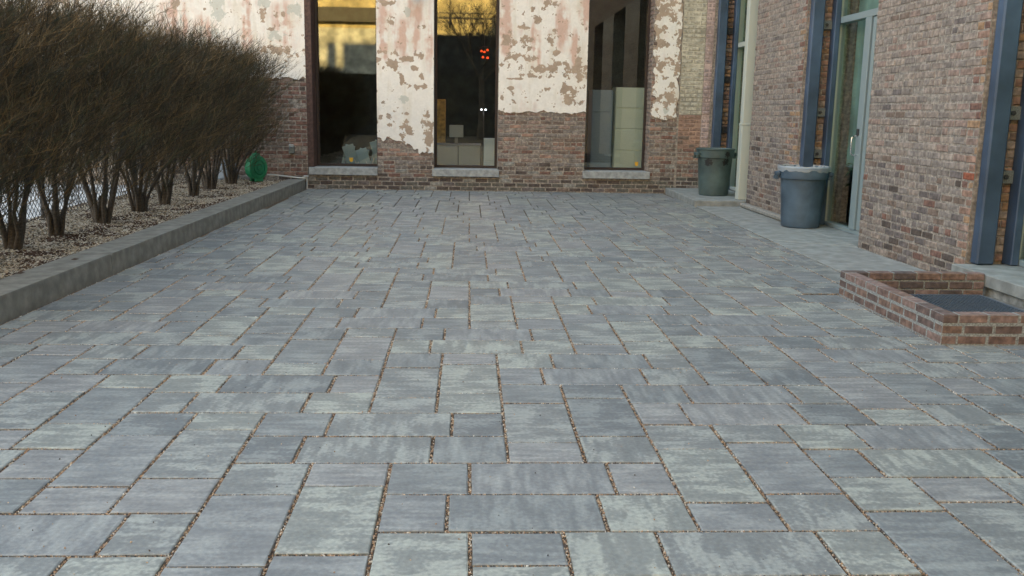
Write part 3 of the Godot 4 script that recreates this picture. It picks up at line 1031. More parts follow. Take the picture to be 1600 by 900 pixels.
# ---------------------------------------------------------------- what stands behind the camera (mirrored in the panes)
func behind_camera() -> void:
	var b := hub("tan_building", Vector3(0, 0, 22))
	tag(b, "tan building behind the viewer, mirrored in the tall back windows", "building")
	obj("wall", bx(Vector3(-30, -0.07, 0), Vector3(24, 18.0, 8), 0.02), M.tan_wall, b)
	obj("painted_shade_base", bx(Vector3(-30, -0.07, -0.12), Vector3(24, 3.4, -0.002), 0.02), mat(lin(0.05, 0.052, 0.045), 0.9, M.soft, 0.4), b)  # near-black colour stands in for shade on the lower facade
	obj("painted_shade_storey", bx(Vector3(-3.8, 3.402, -0.12), Vector3(24, 5.7, -0.002), 0.02), mat(lin(0.06, 0.063, 0.06), 0.9, M.soft, 0.4), b)  # painted shade carried on up to the sunlit part
	obj("cream_band", bx(Vector3(-14, 3.402, -0.25), Vector3(-3.802, 6.0, -0.002), 0.02), M.cream_wall, b)
	obj("painted_shade_band", bx(Vector3(-14, 6.3, -0.6), Vector3(-3.8, 7.1, -0.002), 0.02), mat(lin(0.10, 0.09, 0.07), 0.8), b)  # added dark strip imitating a band of shade above the cream
	for y in [6.55, 6.85]:
		obj("rail", bx(Vector3(-3.6, y, -0.9), Vector3(9, y + 0.05, -0.84), 0.01), M.iron, b)
	for k in 6:
		obj("rail_post", bx(Vector3(-3.6 + k * 2.5, 6.3, -0.89), Vector3(-3.55 + k * 2.5, 6.9, -0.002), 0.01), M.iron, b)
	# bare street tree
	rng.seed = 61
	var t := hub("bare_tree", Vector3(0.6, -0.07, 15))
	tag(t, "leafless street tree behind the viewer, mirrored in the middle window", "tree")
	var tb := MB.new()
	tb.tube([Vector3(0, 0, 0), Vector3(0.05, 1.6, 0), Vector3(0.0, 3.4, 0.1)], [0.2, 0.15, 0.12], 8)
	obj("trunk", tb, M.bark, t)
	var cb := MB.new()
	branch(cb, Vector3(0, 3.3, 0.1), Vector3(0.3, 1, 0.1).normalized(), 1.9, 0.085, 6)
	branch(cb, Vector3(0, 3.1, 0.1), Vector3(-0.6, 1, -0.1).normalized(), 1.8, 0.08, 6)
	branch(cb, Vector3(0, 2.8, 0.1), Vector3(0.7, 0.8, -0.4).normalized(), 1.5, 0.06, 6)
	obj("crown", cb, M.bark, t)

func branch(b: MB, p: Vector3, d: Vector3, l: float, r: float, lvl: int) -> void:
	var m := p + d * l * 0.5 + Vector3(rng.randf_range(-0.06, 0.06), 0, rng.randf_range(-0.06, 0.06)) * l
	var e := p + d * l
	b.tube([p, m, e], [r, r * 0.85, r * 0.65], 4 if lvl > 3 else 3, false)
	if lvl <= 0: return
	for k in 3 if lvl > 1 else 2:
		var n := (d + Vector3(rng.randf_range(-0.75, 0.75), rng.randf_range(-0.25, 0.5), rng.randf_range(-0.75, 0.75))).normalized()
		branch(b, p.lerp(e, rng.randf_range(0.5, 1.0)), n, l * rng.randf_range(0.6, 0.8), r * 0.62, lvl - 1)

# ---------------------------------------------------------------- walkway, step, areaway
func prism(pts: Array, y0: float, y1: float, k := 0.006) -> MB:
	# pts: outline seen from above, counter-clockwise in (x, -z)
	var b := MB.new()
	var n := pts.size()
	var mid := Vector2.ZERO
	for p in pts: mid += p / n
	var inn := []
	for p in pts: inn.append(p + (mid - p).normalized() * k * 1.4)
	for i in range(1, n - 1):
		b.tri(Vector3(inn[0].x, y1, inn[0].y), Vector3(inn[i].x, y1, inn[i].y), Vector3(inn[i + 1].x, y1, inn[i + 1].y))
	for i in n:
		var j := (i + 1) % n
		b.quad(Vector3(pts[i].x, y0, pts[i].y), Vector3(pts[j].x, y0, pts[j].y), Vector3(pts[j].x, y1 - k, pts[j].y), Vector3(pts[i].x, y1 - k, pts[i].y))
		b.quad(Vector3(pts[i].x, y1 - k, pts[i].y), Vector3(pts[j].x, y1 - k, pts[j].y), Vector3(inn[j].x, y1, inn[j].y), Vector3(inn[i].x, y1, inn[i].y))
	return b

func areaway() -> void:
	rng.seed = 71
	var walk := hub("walkway")
	tag(walk, "", "", "", "structure")
	var zs := [-14.3, -12.35, -10.25, -8.95, -7.29]
	for i in 4:
		var a: float = zs[i] + 0.005
		var b: float = zs[i + 1] - 0.005
		var s := 0.22 if i in [1, 2] else 0.0
		var s0 := 0.22 if i in [2, 3] else 0.0
		# the joint before the door runs slightly askew
		var p := [Vector2(right_edge(b) + 0.004, b - (s if i == 1 else 0.0)), Vector2(SIDE - 0.004, b + (0.3 if i == 1 else 0.0)), Vector2(SIDE - 0.004, a + (0.3 if i == 2 else 0.0)), Vector2(right_edge(a) + 0.004, a - (s0 if i == 2 else 0.0))]
		obj("slab", prism(p, -0.05, [0.014, 0.010, 0.006, 0.010][i]), M.slab, walk)
	obj("threshold", bx(Vector3(SIDE - 0.002, -0.05, -12.09), Vector3(4.79, 0.011, -9.98), 0.004), M.slab, walk)
	obj("step", prism([Vector2(3.50, -14.31), Vector2(4.64, -14.31), Vector2(4.64, -16.69), Vector2(3.54, -16.69)], -0.05, 0.103, 0.012), M.slab, walk)
	obj("footing", bx(Vector3(4.17, 0.0145, -14.19), Vector3(SIDE - 0.003, 0.085, -12.16), 0.02), M.concrete, walk)

	# low wall round the basement grate
	var wl := hub("low_brick_wall", Vector3(3.0, 0, -6.4))
	tag(wl, "low red brick wall three courses high around the basement grate at right", "wall")
	var o := Vector3(3.0, 0, -6.4)
	var core := MB.new()
	var T := 0.10
	core.box(Vector3(2.9875, -0.03, -7.2515) - o, Vector3(2.9875 + T - 0.012, 0.1935, -5.5985) - o)
	core.box(Vector3(2.9875 + T - 0.012, -0.03, -7.2515) - o, Vector3(4.125, 0.1935, -7.2515 + T - 0.012) - o)
	core.box(Vector3(2.9875 + T - 0.012, -0.03, -5.5985 - T + 0.012) - o, Vector3(4.125, 0.1935, -5.5985) - o)
	obj("mortar", core, M.mortar_new, wl)
	var shapes := []
	for k in 5:
		var b := MB.new()
		b.cbox(Vector3(-0.095, -0.0285, -0.05), Vector3(0.095, 0.0285, 0.05), 0.006)
		shapes.append(b.mesh())
	for c in 3:
		var y := 0.0015 + 0.067 * c + 0.0285 + (0.003 if c == 2 else 0.0)
		var s := 0.1 if c % 2 else 0.0
		# [start, end, fixed coordinate, runs along z]
		for run in [[-7.256 + (T + 0.006) * (1 - c % 2), -5.594 - (T + 0.006) * (c % 2), 2.99 + T / 2 - 0.004, true], [2.984 + (T + 0.006) * (c % 2) , 4.125, -7.25 + T / 2 - 0.004, false], [2.99 + T * ((c + 1) % 2) * 0.0 + T * (1 - c % 2) * 0.0 + T * (c % 2) * 0.0, 4.125, -5.60 - T / 2 + 0.004, false]]:
			var u: float = run[0]
			if run[3] == false and run[2] > -6: u = 2.984 if c % 2 == 1 else 2.99 + T
			var first := true
			while u < run[1] - 0.03:
				var L := 0.19 + rng.randf_range(-0.008, 0.008)
				if first and c == 1: L = 0.135
				first = false
				var e: float = minf(u + L, run[1])
				if run[1] - e < 0.05: e = run[1]
				var mid := (u + e) / 2
				var pos := Vector3(run[2], y, mid) if run[3] else Vector3(mid, y, run[2])
				var bs := Basis(Vector3.UP, PI / 2 if run[3] else 0.0) * Basis(Vector3.BACK, rng.randf_range(-0.012, 0.012)) * Basis.from_scale(Vector3((e - u - 0.004) / 0.19, rng.randf_range(0.96, 1.03), 1))
				obj("brick", shapes[rng.randi() % 5], M.newbrick[rng.randi() % 5], wl, Transform3D(bs, pos - o + Vector3(rng.randf_range(-0.0015, 0.0015), 0, rng.randf_range(-0.0015, 0.0015))))
				u = e + 0.008
	tag(obj("areaway_floor", bx(Vector3(3.085, -0.05, -7.15), Vector3(4.188, 0.012, -5.70), 0.004), M.concrete), "", "", "", "structure")
	var gr := hub("steel_grate", Vector3(3.62, 0.012, -6.42))
	tag(gr, "galvanised blue-grey steel grate set inside the low brick wall", "grate")
	var galv := mat(lin(0.17, 0.22, 0.28), 0.45, M.fine, 2.0)
	galv.metallic = 0.4
	var fb := MB.new()
	fb.cbox(Vector3(-0.42, 0, -0.62), Vector3(-0.40, 0.035, 0.62), 0.002)
	fb.cbox(Vector3(0.40, 0, -0.62), Vector3(0.42, 0.035, 0.62), 0.002)
	fb.cbox(Vector3(-0.40, 0, -0.62), Vector3(0.40, 0.035, -0.60), 0.002)
	fb.cbox(Vector3(-0.40, 0, 0.60), Vector3(0.40, 0.035, 0.62), 0.002)
	obj("frame", fb, galv, gr)
	var bars := MB.new()
	for k in 31: bars.box(Vector3(-0.40, 0.004, -0.595 + k * 0.0395), Vector3(0.40, 0.033, -0.590 + k * 0.0395))
	tag(obj("bearing_bars", bars, galv, gr), "", "", "", "stuff")
	var rods := MB.new()
	for k in 26: rods.box(Vector3(-0.39 + k * 0.031, 0.024, -0.60), Vector3(-0.384 + k * 0.031, 0.035, 0.60))
	tag(obj("cross_rods", rods, galv, gr), "", "", "", "stuff")

# ---------------------------------------------------------------- concrete curb, planting bed, fence
func curb_and_bed() -> void:
	rng.seed = 81
	var cb := hub("curb")
	tag(cb, "", "", "", "structure")
	var zs := [-1.5, -4.6, -7.9, -11.0, -13.9, -16.685]
	for i in 5:
		var a: float = zs[i] - 0.004
		var b: float = zs[i + 1] + 0.004
		var p := [Vector2(left_edge(a) - 0.30, a), Vector2(left_edge(a), a), Vector2(left_edge(b), b), Vector2(left_edge(b) - 0.30, b)]
		obj("curb_segment", prism(p, -0.05, 0.17 + rng.randf_range(-0.002, 0.002), 0.012), M.curb, cb)
	var bed := MB.new()
	var f := FastNoiseLite.new()
	f.seed = 82
	f.frequency = 0.8
	var st := 0.1
	var hgt := func(x: float, z: float) -> float:
		return 0.135 + 0.035 * f.get_noise_2d(x, z) + 0.03 * clampf((-3.5 - x) / 0.8, 0.0, 1.0)
	for i in 22:
		for j in 150:
			var x := -4.82 + i * st
			var z := -1.6 - j * st
			var x2 := minf(x + st, left_edge(z) - 0.296)
			if x2 <= x: continue
			bed.quad(Vector3(x, hgt.call(x, z), z), Vector3(x2, hgt.call(x2, z), z), Vector3(x2, hgt.call(x2, z - st), z - st), Vector3(x, hgt.call(x, z - st), z - st))
	tag(obj("planting_bed", bed, M.soil), "", "", "", "structure")
	# pale stone and bark mulch
	var buf := PackedFloat32Array()
	var n := 0
	var litter := FastNoiseLite.new()
	litter.seed = 83
	litter.frequency = 1.6
	for k in 70000:
		var z := -5.2 - rng.randf() * 11.45
		var x := lerpf(-4.78, left_edge(z) - 0.31, rng.randf())
		var r := rng.randf_range(0.005, 0.012)
		var g := rng.randf()
		var lf := litter.get_noise_2d(x, z)
		var c: Vector3
		if lf > 0.12 and g < 0.7: c = Vector3(0.10, 0.06, 0.04)
		elif g < 0.2: c = Vector3(0.13, 0.10, 0.075)
		elif g < 0.6: c = Vector3(0.44, 0.375, 0.28)
		elif g < 0.88: c = Vector3(0.56, 0.515, 0.43)
		else: c = Vector3(0.68, 0.64, 0.56)
		c *= rng.randf_range(0.75, 1.1)
		var b := Basis.from_euler(Vector3(rng.randf_range(-0.5, 0.5), rng.randf() * TAU, rng.randf_range(-0.5, 0.5))) * Basis.from_scale(Vector3(r * 1.6, r * 0.55, r * 0.9))
		var p := Vector3(x, hgt.call(x, z) + rng.randf_range(0.0, 0.012), z)
		buf.append_array(PackedFloat32Array([b.x.x, b.y.x, b.z.x, p.x, b.x.y, b.y.y, b.z.y, p.y, b.x.z, b.y.z, b.z.z, p.z, c.x, c.y, c.z, 1.0]))
		n += 1
	var mul := pebbles("mulch", buf, n, self)
	tag(mul, "pale stone and bark mulch covering the bed under the hedge", "mulch", "", "stuff")
	# chain-link fence behind the hedge
	var fx := -4.62
	var fence := hub("chain_link_fence", Vector3(fx, 0, -9.0))
	tag(fence, "dark chain-link fence seen between the hedge stems at left", "fence")
	var wires := MB.new()
	var L := 14.4
	var Hf := 1.35
	for dir in [1.0, -1.0]:
		var s := -Hf
		while s < L:
			var a := maxf(s, 0.0)
			var b := minf(s + Hf, L)
			var p: Vector3
			var q: Vector3
			if dir > 0:
				p = Vector3(0.0015, 0.12 + (a - s), 7.2 - a)
				q = Vector3(0.0015, 0.12 + (b - s), 7.2 - b)
			else:
				p = Vector3(-0.0015, 0.12 + Hf - (a - s), 7.2 - a)
				q = Vector3(-0.0015, 0.12 + Hf - (b - s), 7.2 - b)
			wires.tube([p, q], [0.0038, 0.0038], 3, false)
			s += 0.085
	tag(obj("wire_mesh", wires, M.iron, fence), "", "", "", "stuff")
	for k in 6:
		var pb := MB.new()
		pb.tube([Vector3(-0.035, 0.02, 7.2 - k * 2.88), Vector3(-0.035, 1.55, 7.2 - k * 2.88)], [0.03, 0.03], 10)
		obj("post", pb, M.iron, fence)
	var rb := MB.new()
	rb.tube([Vector3(-0.03, 1.47, 7.2), Vector3(-0.03, 1.47, -7.2)], [0.02, 0.02], 8)
	obj("top_rail", rb, M.iron, fence)

# ---------------------------------------------------------------- clipped leafless hedge
func twig(a: Array, p: Vector3, d: Vector3, l: float, r: float, segs: int, lift: float, col: Color) -> Array:
	# a = [vertices, normals, colours, indices]; returns the points of the twig
	var pts := [p]
	var v: PackedVector3Array = a[0]
	var n: PackedVector3Array = a[1]
	var c: PackedColorArray = a[2]
	var ix: PackedInt32Array = a[3]
	var base := v.size()
	for i in segs + 1:
		var rr := r * (1.0 - 0.75 * i / segs)
		var s := d.cross(Vector3(0.31, 0.2, 0.93)).normalized()
		var t := d.cross(s)
		for k in 3:
			var g := TAU * k / 3.0
			var o := s * cos(g) + t * sin(g)
			v.append(p + o * rr)
			n.append(o)
			c.append(col)
		if i < segs:
			for k in 3:
				var m := (k + 1) % 3
				var q := base + i * 3
				ix.append_array(PackedInt32Array([q + k, q + 3 + k, q + 3 + m, q + k, q + 3 + m, q + m]))
			d = (d + Vector3(rng.randf_range(-0.28, 0.28), lift + rng.randf_range(-0.2, 0.2), rng.randf_range(-0.28, 0.28))).normalized()
			p += d * (l / segs)
			pts.append(p)
	return pts

func crown_mesh(sd: int, shoots: int) -> ArrayMesh:
	rng.seed = sd
	var a := [PackedVector3Array(), PackedVector3Array(), PackedColorArray(), PackedInt32Array()]
	var tones := [Color(0.105, 0.082, 0.050), Color(0.080, 0.066, 0.046), Color(0.15, 0.105, 0.055), Color(0.070, 0.066, 0.042), Color(0.24, 0.165, 0.08), Color(0.105, 0.104, 0.055)]
	for i in shoots:
		var h := pow(rng.randf(), 0.66)
		var y := 0.22 + 1.62 * h
		var wide := clampf(0.40 + 0.75 * (y - 0.3), 0.34, 0.66)
		var x := rng.randf_range(-0.78, 1.0) * wide
		var z := rng.randf_range(-1.0, 1.0) * wide * 0.98
		var p := Vector3(x, y, z)
		var d := Vector3(x * 0.9 + rng.randf_range(-0.5, 0.65), rng.randf_range(0.1, 1.1), z * 0.5 + rng.randf_range(-0.75, 0.75)).normalized()
		var l := rng.randf_range(0.28, 0.55)
		l = minf(l, maxf(0.1, (2.04 + rng.randf_range(-0.2, 0.17) - y) / maxf(d.y, 0.25)))
		var col: Color = tones[rng.randi() % 6]
		col = col * rng.randf_range(0.6, 1.05)
		var pts := twig(a, p, d, l, rng.randf_range(0.0026, 0.0052), 5, 0.08, col)
		for k in 7:
			var q: Vector3 = pts[1 + rng.randi() % (pts.size() - 1)]
			var e := (d + Vector3(rng.randf_range(-0.8, 0.8), rng.randf_range(-0.2, 0.6), rng.randf_range(-0.8, 0.8))).normalized()
			var l2 := rng.randf_range(0.1, 0.24)
			if q.y + e.y * l2 > 2.18: l2 *= 0.55
			var sub := twig(a, q, e, l2, rng.randf_range(0.0017, 0.0026), 3, 0.1, col * rng.randf_range(0.85, 1.2))
			for m in 2:
				var q2: Vector3 = sub[1 + rng.randi() % (sub.size() - 1)]
				var e2 := (e + Vector3(rng.randf_range(-0.8, 0.8), rng.randf_range(-0.3, 0.6), rng.randf_range(-0.8, 0.8))).normalized()
				twig(a, q2, e2, rng.randf_range(0.05, 0.12), 0.0015, 2, 0.1, col * rng.randf_range(0.9, 1.3))
	var arr := []
	arr.resize(Mesh.ARRAY_MAX)
	arr[Mesh.ARRAY_VERTEX] = a[0]
	arr[Mesh.ARRAY_NORMAL] = a[1]
	arr[Mesh.ARRAY_COLOR] = a[2]
	arr[Mesh.ARRAY_INDEX] = a[3]
	var m := ArrayMesh.new()
	m.add_surface_from_arrays(Mesh.PRIMITIVE_TRIANGLES, arr)
	return m

func stem_shape(lean: float, out: float, thick: float, top: float) -> MB:
	var b := MB.new()
	var d := Vector3(cos(lean), 0, sin(lean))
	var pts := []
	var rad := []
	for i in 7:
		var t := i / 6.0
		pts.append(d * (0.045 + out * pow(t, 1.3)) + Vector3(rng.randf_range(-0.02, 0.02), -0.05 + top * t, rng.randf_range(-0.02, 0.02)))
		rad.append(thick * (1.0 - 0.72 * t))
	b.tube(pts, rad, 7)
	return b

func hedge() -> void:
	var kinds := []
	for k in 4:
		var crown := crown_mesh(100 + k, 700)
		var root := Node3D.new()
		var tk := MB.new()
		tk.tube([Vector3(0, -0.08, 0), Vector3(0, 0.03, 0), Vector3(0.01, 0.16, 0.0), Vector3(0.0, 0.3, 0.0)], [0.085, 0.065, 0.05, 0.015], 9)
		obj("trunk", tk, M.bark, root)
		var ns := 6 + k % 3
		for s in ns:
			obj("stem", stem_shape(TAU * s / ns + rng.randf_range(-0.3, 0.3), rng.randf_range(0.25, 0.6), rng.randf_range(0.018, 0.034), rng.randf_range(1.1, 1.6)), M.bark, root)
		obj("crown", crown, M.twig, root)
		kinds.append(root)
	var zs := [-5.3, -6.3, -7.25, -8.2, -9.06, -10.1, -11.2, -12.2, -13.4, -14.5, -15.55]
	var words := ["mostly outside the left edge of the view", "nearest one showing, cut by the left edge", "second from the left edge", "third from the left edge", "fourth from the left edge", "fifth from the left edge", "sixth from the left edge", "fourth from the back wall", "third from the back wall", "second from the back wall", "closest to the back wall"]
	rng.seed = 120
	for i in zs.size():
		var o: Node3D = kinds[i % 4].duplicate()
		o.name = numbered(self, "hedge_shrub")
		o.position = Vector3(-3.92 + rng.randf_range(-0.06, 0.06), 0.15, zs[i])
		o.rotation.y = rng.randf_range(-0.25, 0.25)
		o.scale = Vector3(1.0, 1.0 + rng.randf_range(-0.03, 0.03), 1.08)
		add_child(o)
		tag(o, "clipped leafless hedge shrub of fine brown twigs, " + words[i], "shrub", "leafless shrubs of the clipped hedge")
	for k in kinds: k.free()

# ---------------------------------------------------------------- bins, hose reel and other small things
func bin_r(y: float) -> float:
	return lerpf(0.238, 0.282, y / 0.66)

func make_bin(called_at: Vector3, m: Material, turn: float) -> Node3D:
	var t := hub("trash_can", called_at, self, turn)
	var b := MB.new()
	b.lathe([[0.0, 0.0], [0.228, 0.0], [0.236, 0.012], [bin_r(0.05), 0.05], [bin_r(0.3), 0.3], [bin_r(0.62), 0.62]], 40)
	b.lathe([[bin_r(0.60) - 0.008, 0.62], [bin_r(0.3) - 0.008, 0.3], [0.232, 0.03], [0.0, 0.03]], 40)
	obj("body", b, m, t)
	var rim := MB.new()
	rim.lathe([[0.283, 0.612], [0.300, 0.616], [0.302, 0.63], [0.306, 0.735], [0.314, 0.742], [0.316, 0.758], [0.308, 0.766], [0.296, 0.766], [0.290, 0.75], [0.276, 0.62]], 40)
	obj("rim", rim, m, t)
	for s in [-1.0, 1.0]:
		var h := MB.new()
		h.cbox(Vector3(s * 0.325 - 0.03, 0.645, -0.075), Vector3(s * 0.325 + 0.03, 0.70, 0.075), 0.012)
		h.cbox(Vector3(s * 0.33 - 0.035, 0.60, -0.065), Vector3(s * 0.33 + 0.012, 0.647, -0.045), 0.006)
		h.cbox(Vector3(s * 0.33 - 0.035, 0.60, 0.045), Vector3(s * 0.33 + 0.012, 0.647, 0.065), 0.006)
		obj("handle", h, m, t)
	return t

func smear(t: Node, g0: float, g1: float, y0: float, y1: float, r: Callable, sd: int) -> void:
	var f := FastNoiseLite.new()
	f.seed = sd
	f.frequency = 0.22
	f.fractal_octaves = 3
	var b := MB.new()
	var n := 16
	for i in n:
		for j in n:
			var u := (i + 0.5) / n * 2.0 - 1.0
			var w := (j + 0.5) / n * 2.0 - 1.0
			if 1.0 - u * u - w * w * 0.9 + f.get_noise_2d(i, j) * 0.9 < 0.35: continue
			var q := []
			for c in [[0, 0], [1, 0], [1, 1], [0, 1]]:
				var g := lerpf(g0, g1, (i + c[0]) / float(n))
				var y := lerpf(y0, y1, (j + c[1]) / float(n))
				var rr: float = r.call(y) + 0.0022
				q.append(Vector3(cos(g) * rr, y, -sin(g) * rr))
			b.quad(q[0], q[1], q[2], q[3])
	tag(obj("paint_mark", b, mat(lin(0.012, 0.012, 0.012), 0.6), t), "smear of black paint")

func small_things() -> void:
	rng.seed = 131
	var far := make_bin(Vector3(4.04, 0.104, -15.28), M.bin, 0.2)
	tag(far, "green-grey plastic trash can with black paint smears, in the far right corner", "trash can", "round plastic trash cans by the glazed bays")
	smear(far, 3.60, 4.16, 0.47, 0.61, bin_r, 5)
	smear(far, 4.66, 5.2, 0.49, 0.612, bin_r, 6)
	smear(far, 4.75, 5.15, 0.625, 0.73, func(_y): return 0.306, 8)
	var near := make_bin(Vector3(4.26, 0.0145, -11.76), M.bin2, -0.15)
	tag(near, "blue-grey plastic trash can with clear bag liner beside the glass door", "trash can", "round plastic trash cans by the glazed bays")
	var f := FastNoiseLite.new()
	f.seed = 7
	f.frequency = 1.3
	f.fractal_octaves = 3
	var wob := func(g: float, y: float) -> Vector2:
		var k := f.get_noise_2d(cos(g) * 3.0, sin(g) * 3.0 + y * 2.0)
		return Vector2(absf(k) * 0.012, k * 0.035 if y < 0.74 else k * 0.012)
	var ln := MB.new()
	ln.lathe([[0.320, 0.715], [0.321, 0.735], [0.322, 0.757], [0.312, 0.776], [0.294, 0.774], [0.282, 0.74], [0.26, 0.6], [0.23, 0.32], [0.0, 0.28]], 64, Transform3D.IDENTITY, wob)
	var film := mat(lin(0.55, 0.60, 0.64), 0.28)
	film.transparency = BaseMaterial3D.TRANSPARENCY_ALPHA
	film.albedo_color.a = 0.45
	obj("bag_liner", ln, film, near)

	# green hose reel in the corner of the bed
	var hr := hub("hose_reel", Vector3(-3.62, 0.155, -16.2), self, 0.75)
	tag(hr, "round green plastic hose reel standing in the bed by the back wall", "hose reel")
	var gm := mat(lin(0.02, 0.23, 0.105), 0.45)
	var x := Transform3D(Basis(Vector3.RIGHT, PI / 2), Vector3(0, 0.225, 0))
	var d := MB.new()
	d.lathe([[0.0, -0.11], [0.17, -0.11], [0.195, -0.09], [0.20, 0.0], [0.195, 0.085], [0.175, 0.105], [0.125, 0.112], [0.12, 0.10], [0.108, 0.10], [0.10, 0.115], [0.06, 0.118], [0.055, 0.108], [0.045, 0.108], [0.04, 0.12], [0.0, 0.122]], 28, x)
	obj("drum", d, gm, hr)
	var hd := MB.new()
	hd.cbox(Vector3(-0.06, 0.39, -0.075), Vector3(0.06, 0.455, 0.075), 0.02)
	hd.cbox(Vector3(-0.022, 0.45, -0.02), Vector3(0.022, 0.50, 0.02), 0.008)
	obj("handle", hd, gm, hr)
	var ft := MB.new()
	ft.cbox(Vector3(-0.09, 0, -0.10), Vector3(0.09, 0.05, -0.06), 0.01)
	ft.cbox(Vector3(-0.09, 0, 0.06), Vector3(0.09, 0.05, 0.10), 0.01)
	obj("foot", ft, gm, hr)
	hr.scale = Vector3(0.88, 1.05, 0.9)
	var hose := MB.new()
	hose.tube([Vector3(-3.46, 0.27, -16.28), Vector3(-3.30, 0.245, -16.45), Vector3(-3.12, 0.215, -16.56), Vector3(-2.98, 0.195, -16.63), Vector3(-2.86, 0.19, -16.64)], [0.012, 0.012, 0.012, 0.012, 0.012], 8)
	tag(obj("water_hose", hose, mat(lin(0.62, 0.63, 0.60), 0.5)), "pale hose running from the green reel to the end of the curb", "hose")
	var st := MB.new()
	st.tube([Vector3(-2.845, 0.0, -16.655), Vector3(-2.845, 0.215, -16.655)], [0.014, 0.014], 10)
	st.cbox(Vector3(-2.90, 0.205, -16.68), Vector3(-2.82, 0.235, -16.62), 0.006)
	tag(obj("standpipe", st, mat(lin(0.42, 0.43, 0.42), 0.5)), "short grey standpipe at the far end of the concrete curb", "pipe")
	var bag := MB.new()
	bag.lathe([[0.0, 0.0], [0.15, 0.0], [0.175, 0.05], [0.165, 0.16], [0.15, 0.27], [0.10, 0.34], [0.05, 0.36], [0.0, 0.35]], 20, Transform3D.IDENTITY, func(g, y): return Vector2(0.018 * sin(g * 5.0 + y * 9.0) + 0.01 * sin(g * 11.0), 0.012 * sin(g * 3.0)))
	tag(obj("plastic_sack", bag, mat(lin(0.22, 0.27, 0.33), 0.45), self, Transform3D(Basis.IDENTITY, Vector3(-4.12, 0.155, -16.25))), "blue-grey plastic sack on the mulch behind the green hose reel", "sack")
	# outdoor socket on the wall
	var so := hub("outdoor_socket", Vector3(-3.10, 0.70, BACK + 0.004))
	tag(so, "small grey weatherproof socket on the brick wall left of the first window", "socket")
	obj("box", bx(Vector3(-0.045, -0.085, 0), Vector3(0.045, 0.06, 0.06), 0.008), M.plate, so)
	obj("cover", bx(Vector3(-0.04, 0.02, 0.06), Vector3(0.04, 0.075, 0.085), 0.008), mat(lin(0.34, 0.36, 0.36), 0.4), so)
	# wall lamp over the first pier
	var wl := hub("wall_lamp", Vector3(-0.93, 3.27, BACK + 0.013))
	tag(wl, "dark outdoor wall lamp at the top of the plaster between the left windows", "lamp")
	var ar := MB.new()
	ar.tube([Vector3(0, 0.2, 0.0), Vector3(0, 0.24, 0.10), Vector3(0, 0.16, 0.18)], [0.016, 0.016, 0.016], 8)
	obj("arm", ar, M.iron, wl)
	var sd := MB.new()
	sd.lathe([[0.0, -0.02], [0.06, -0.02], [0.085, 0.0], [0.08, 0.07], [0.04, 0.15], [0.0, 0.17]], 20, Transform3D(Basis.IDENTITY, Vector3(0, 0, 0.18)))
	obj("shade", sd, M.iron, wl)
	obj("backplate", bx(Vector3(-0.05, 0.13, 0.0), Vector3(0.05, 0.27, 0.02), 0.006), M.iron, wl)
	# a few dead leaves
	var lf := MB.new()
	for k in [Vector3(-3.15, 0.172, -7.55), Vector3(-3.28, 0.172, -6.9)]:
		lf.quad(k + Vector3(-0.03, 0.002, 0.012), k + Vector3(0.01, 0.001, 0.02), k + Vector3(0.035, 0.008, -0.008), k + Vector3(-0.012, 0.012, -0.018))
	tag(obj("dead_leaves", lf, mat(lin(0.07, 0.045, 0.03), 0.8)), "dead brown leaves lying on the concrete curb", "leaves", "", "stuff")

# ---------------------------------------------------------------- what shows through the glass
func drawer_cabinet(called: String, at: Vector3, w: float, d: float, rows: Array, m: Material, label: String) -> void:
	var c := hub(called, at)
	tag(c, label, "cabinet")
	var h: float = rows[rows.size() - 1]
	obj("carcass", bx(Vector3(-w / 2, 0, -d), Vector3(w / 2, h, -0.012), 0.006), m, c)
	for i in rows.size() - 1:
		obj("drawer_front", bx(Vector3(-w / 2 + 0.008, rows[i] + 0.010, -0.011), Vector3(w / 2 - 0.008, rows[i + 1] - 0.010, 0.004), 0.004), m, c)

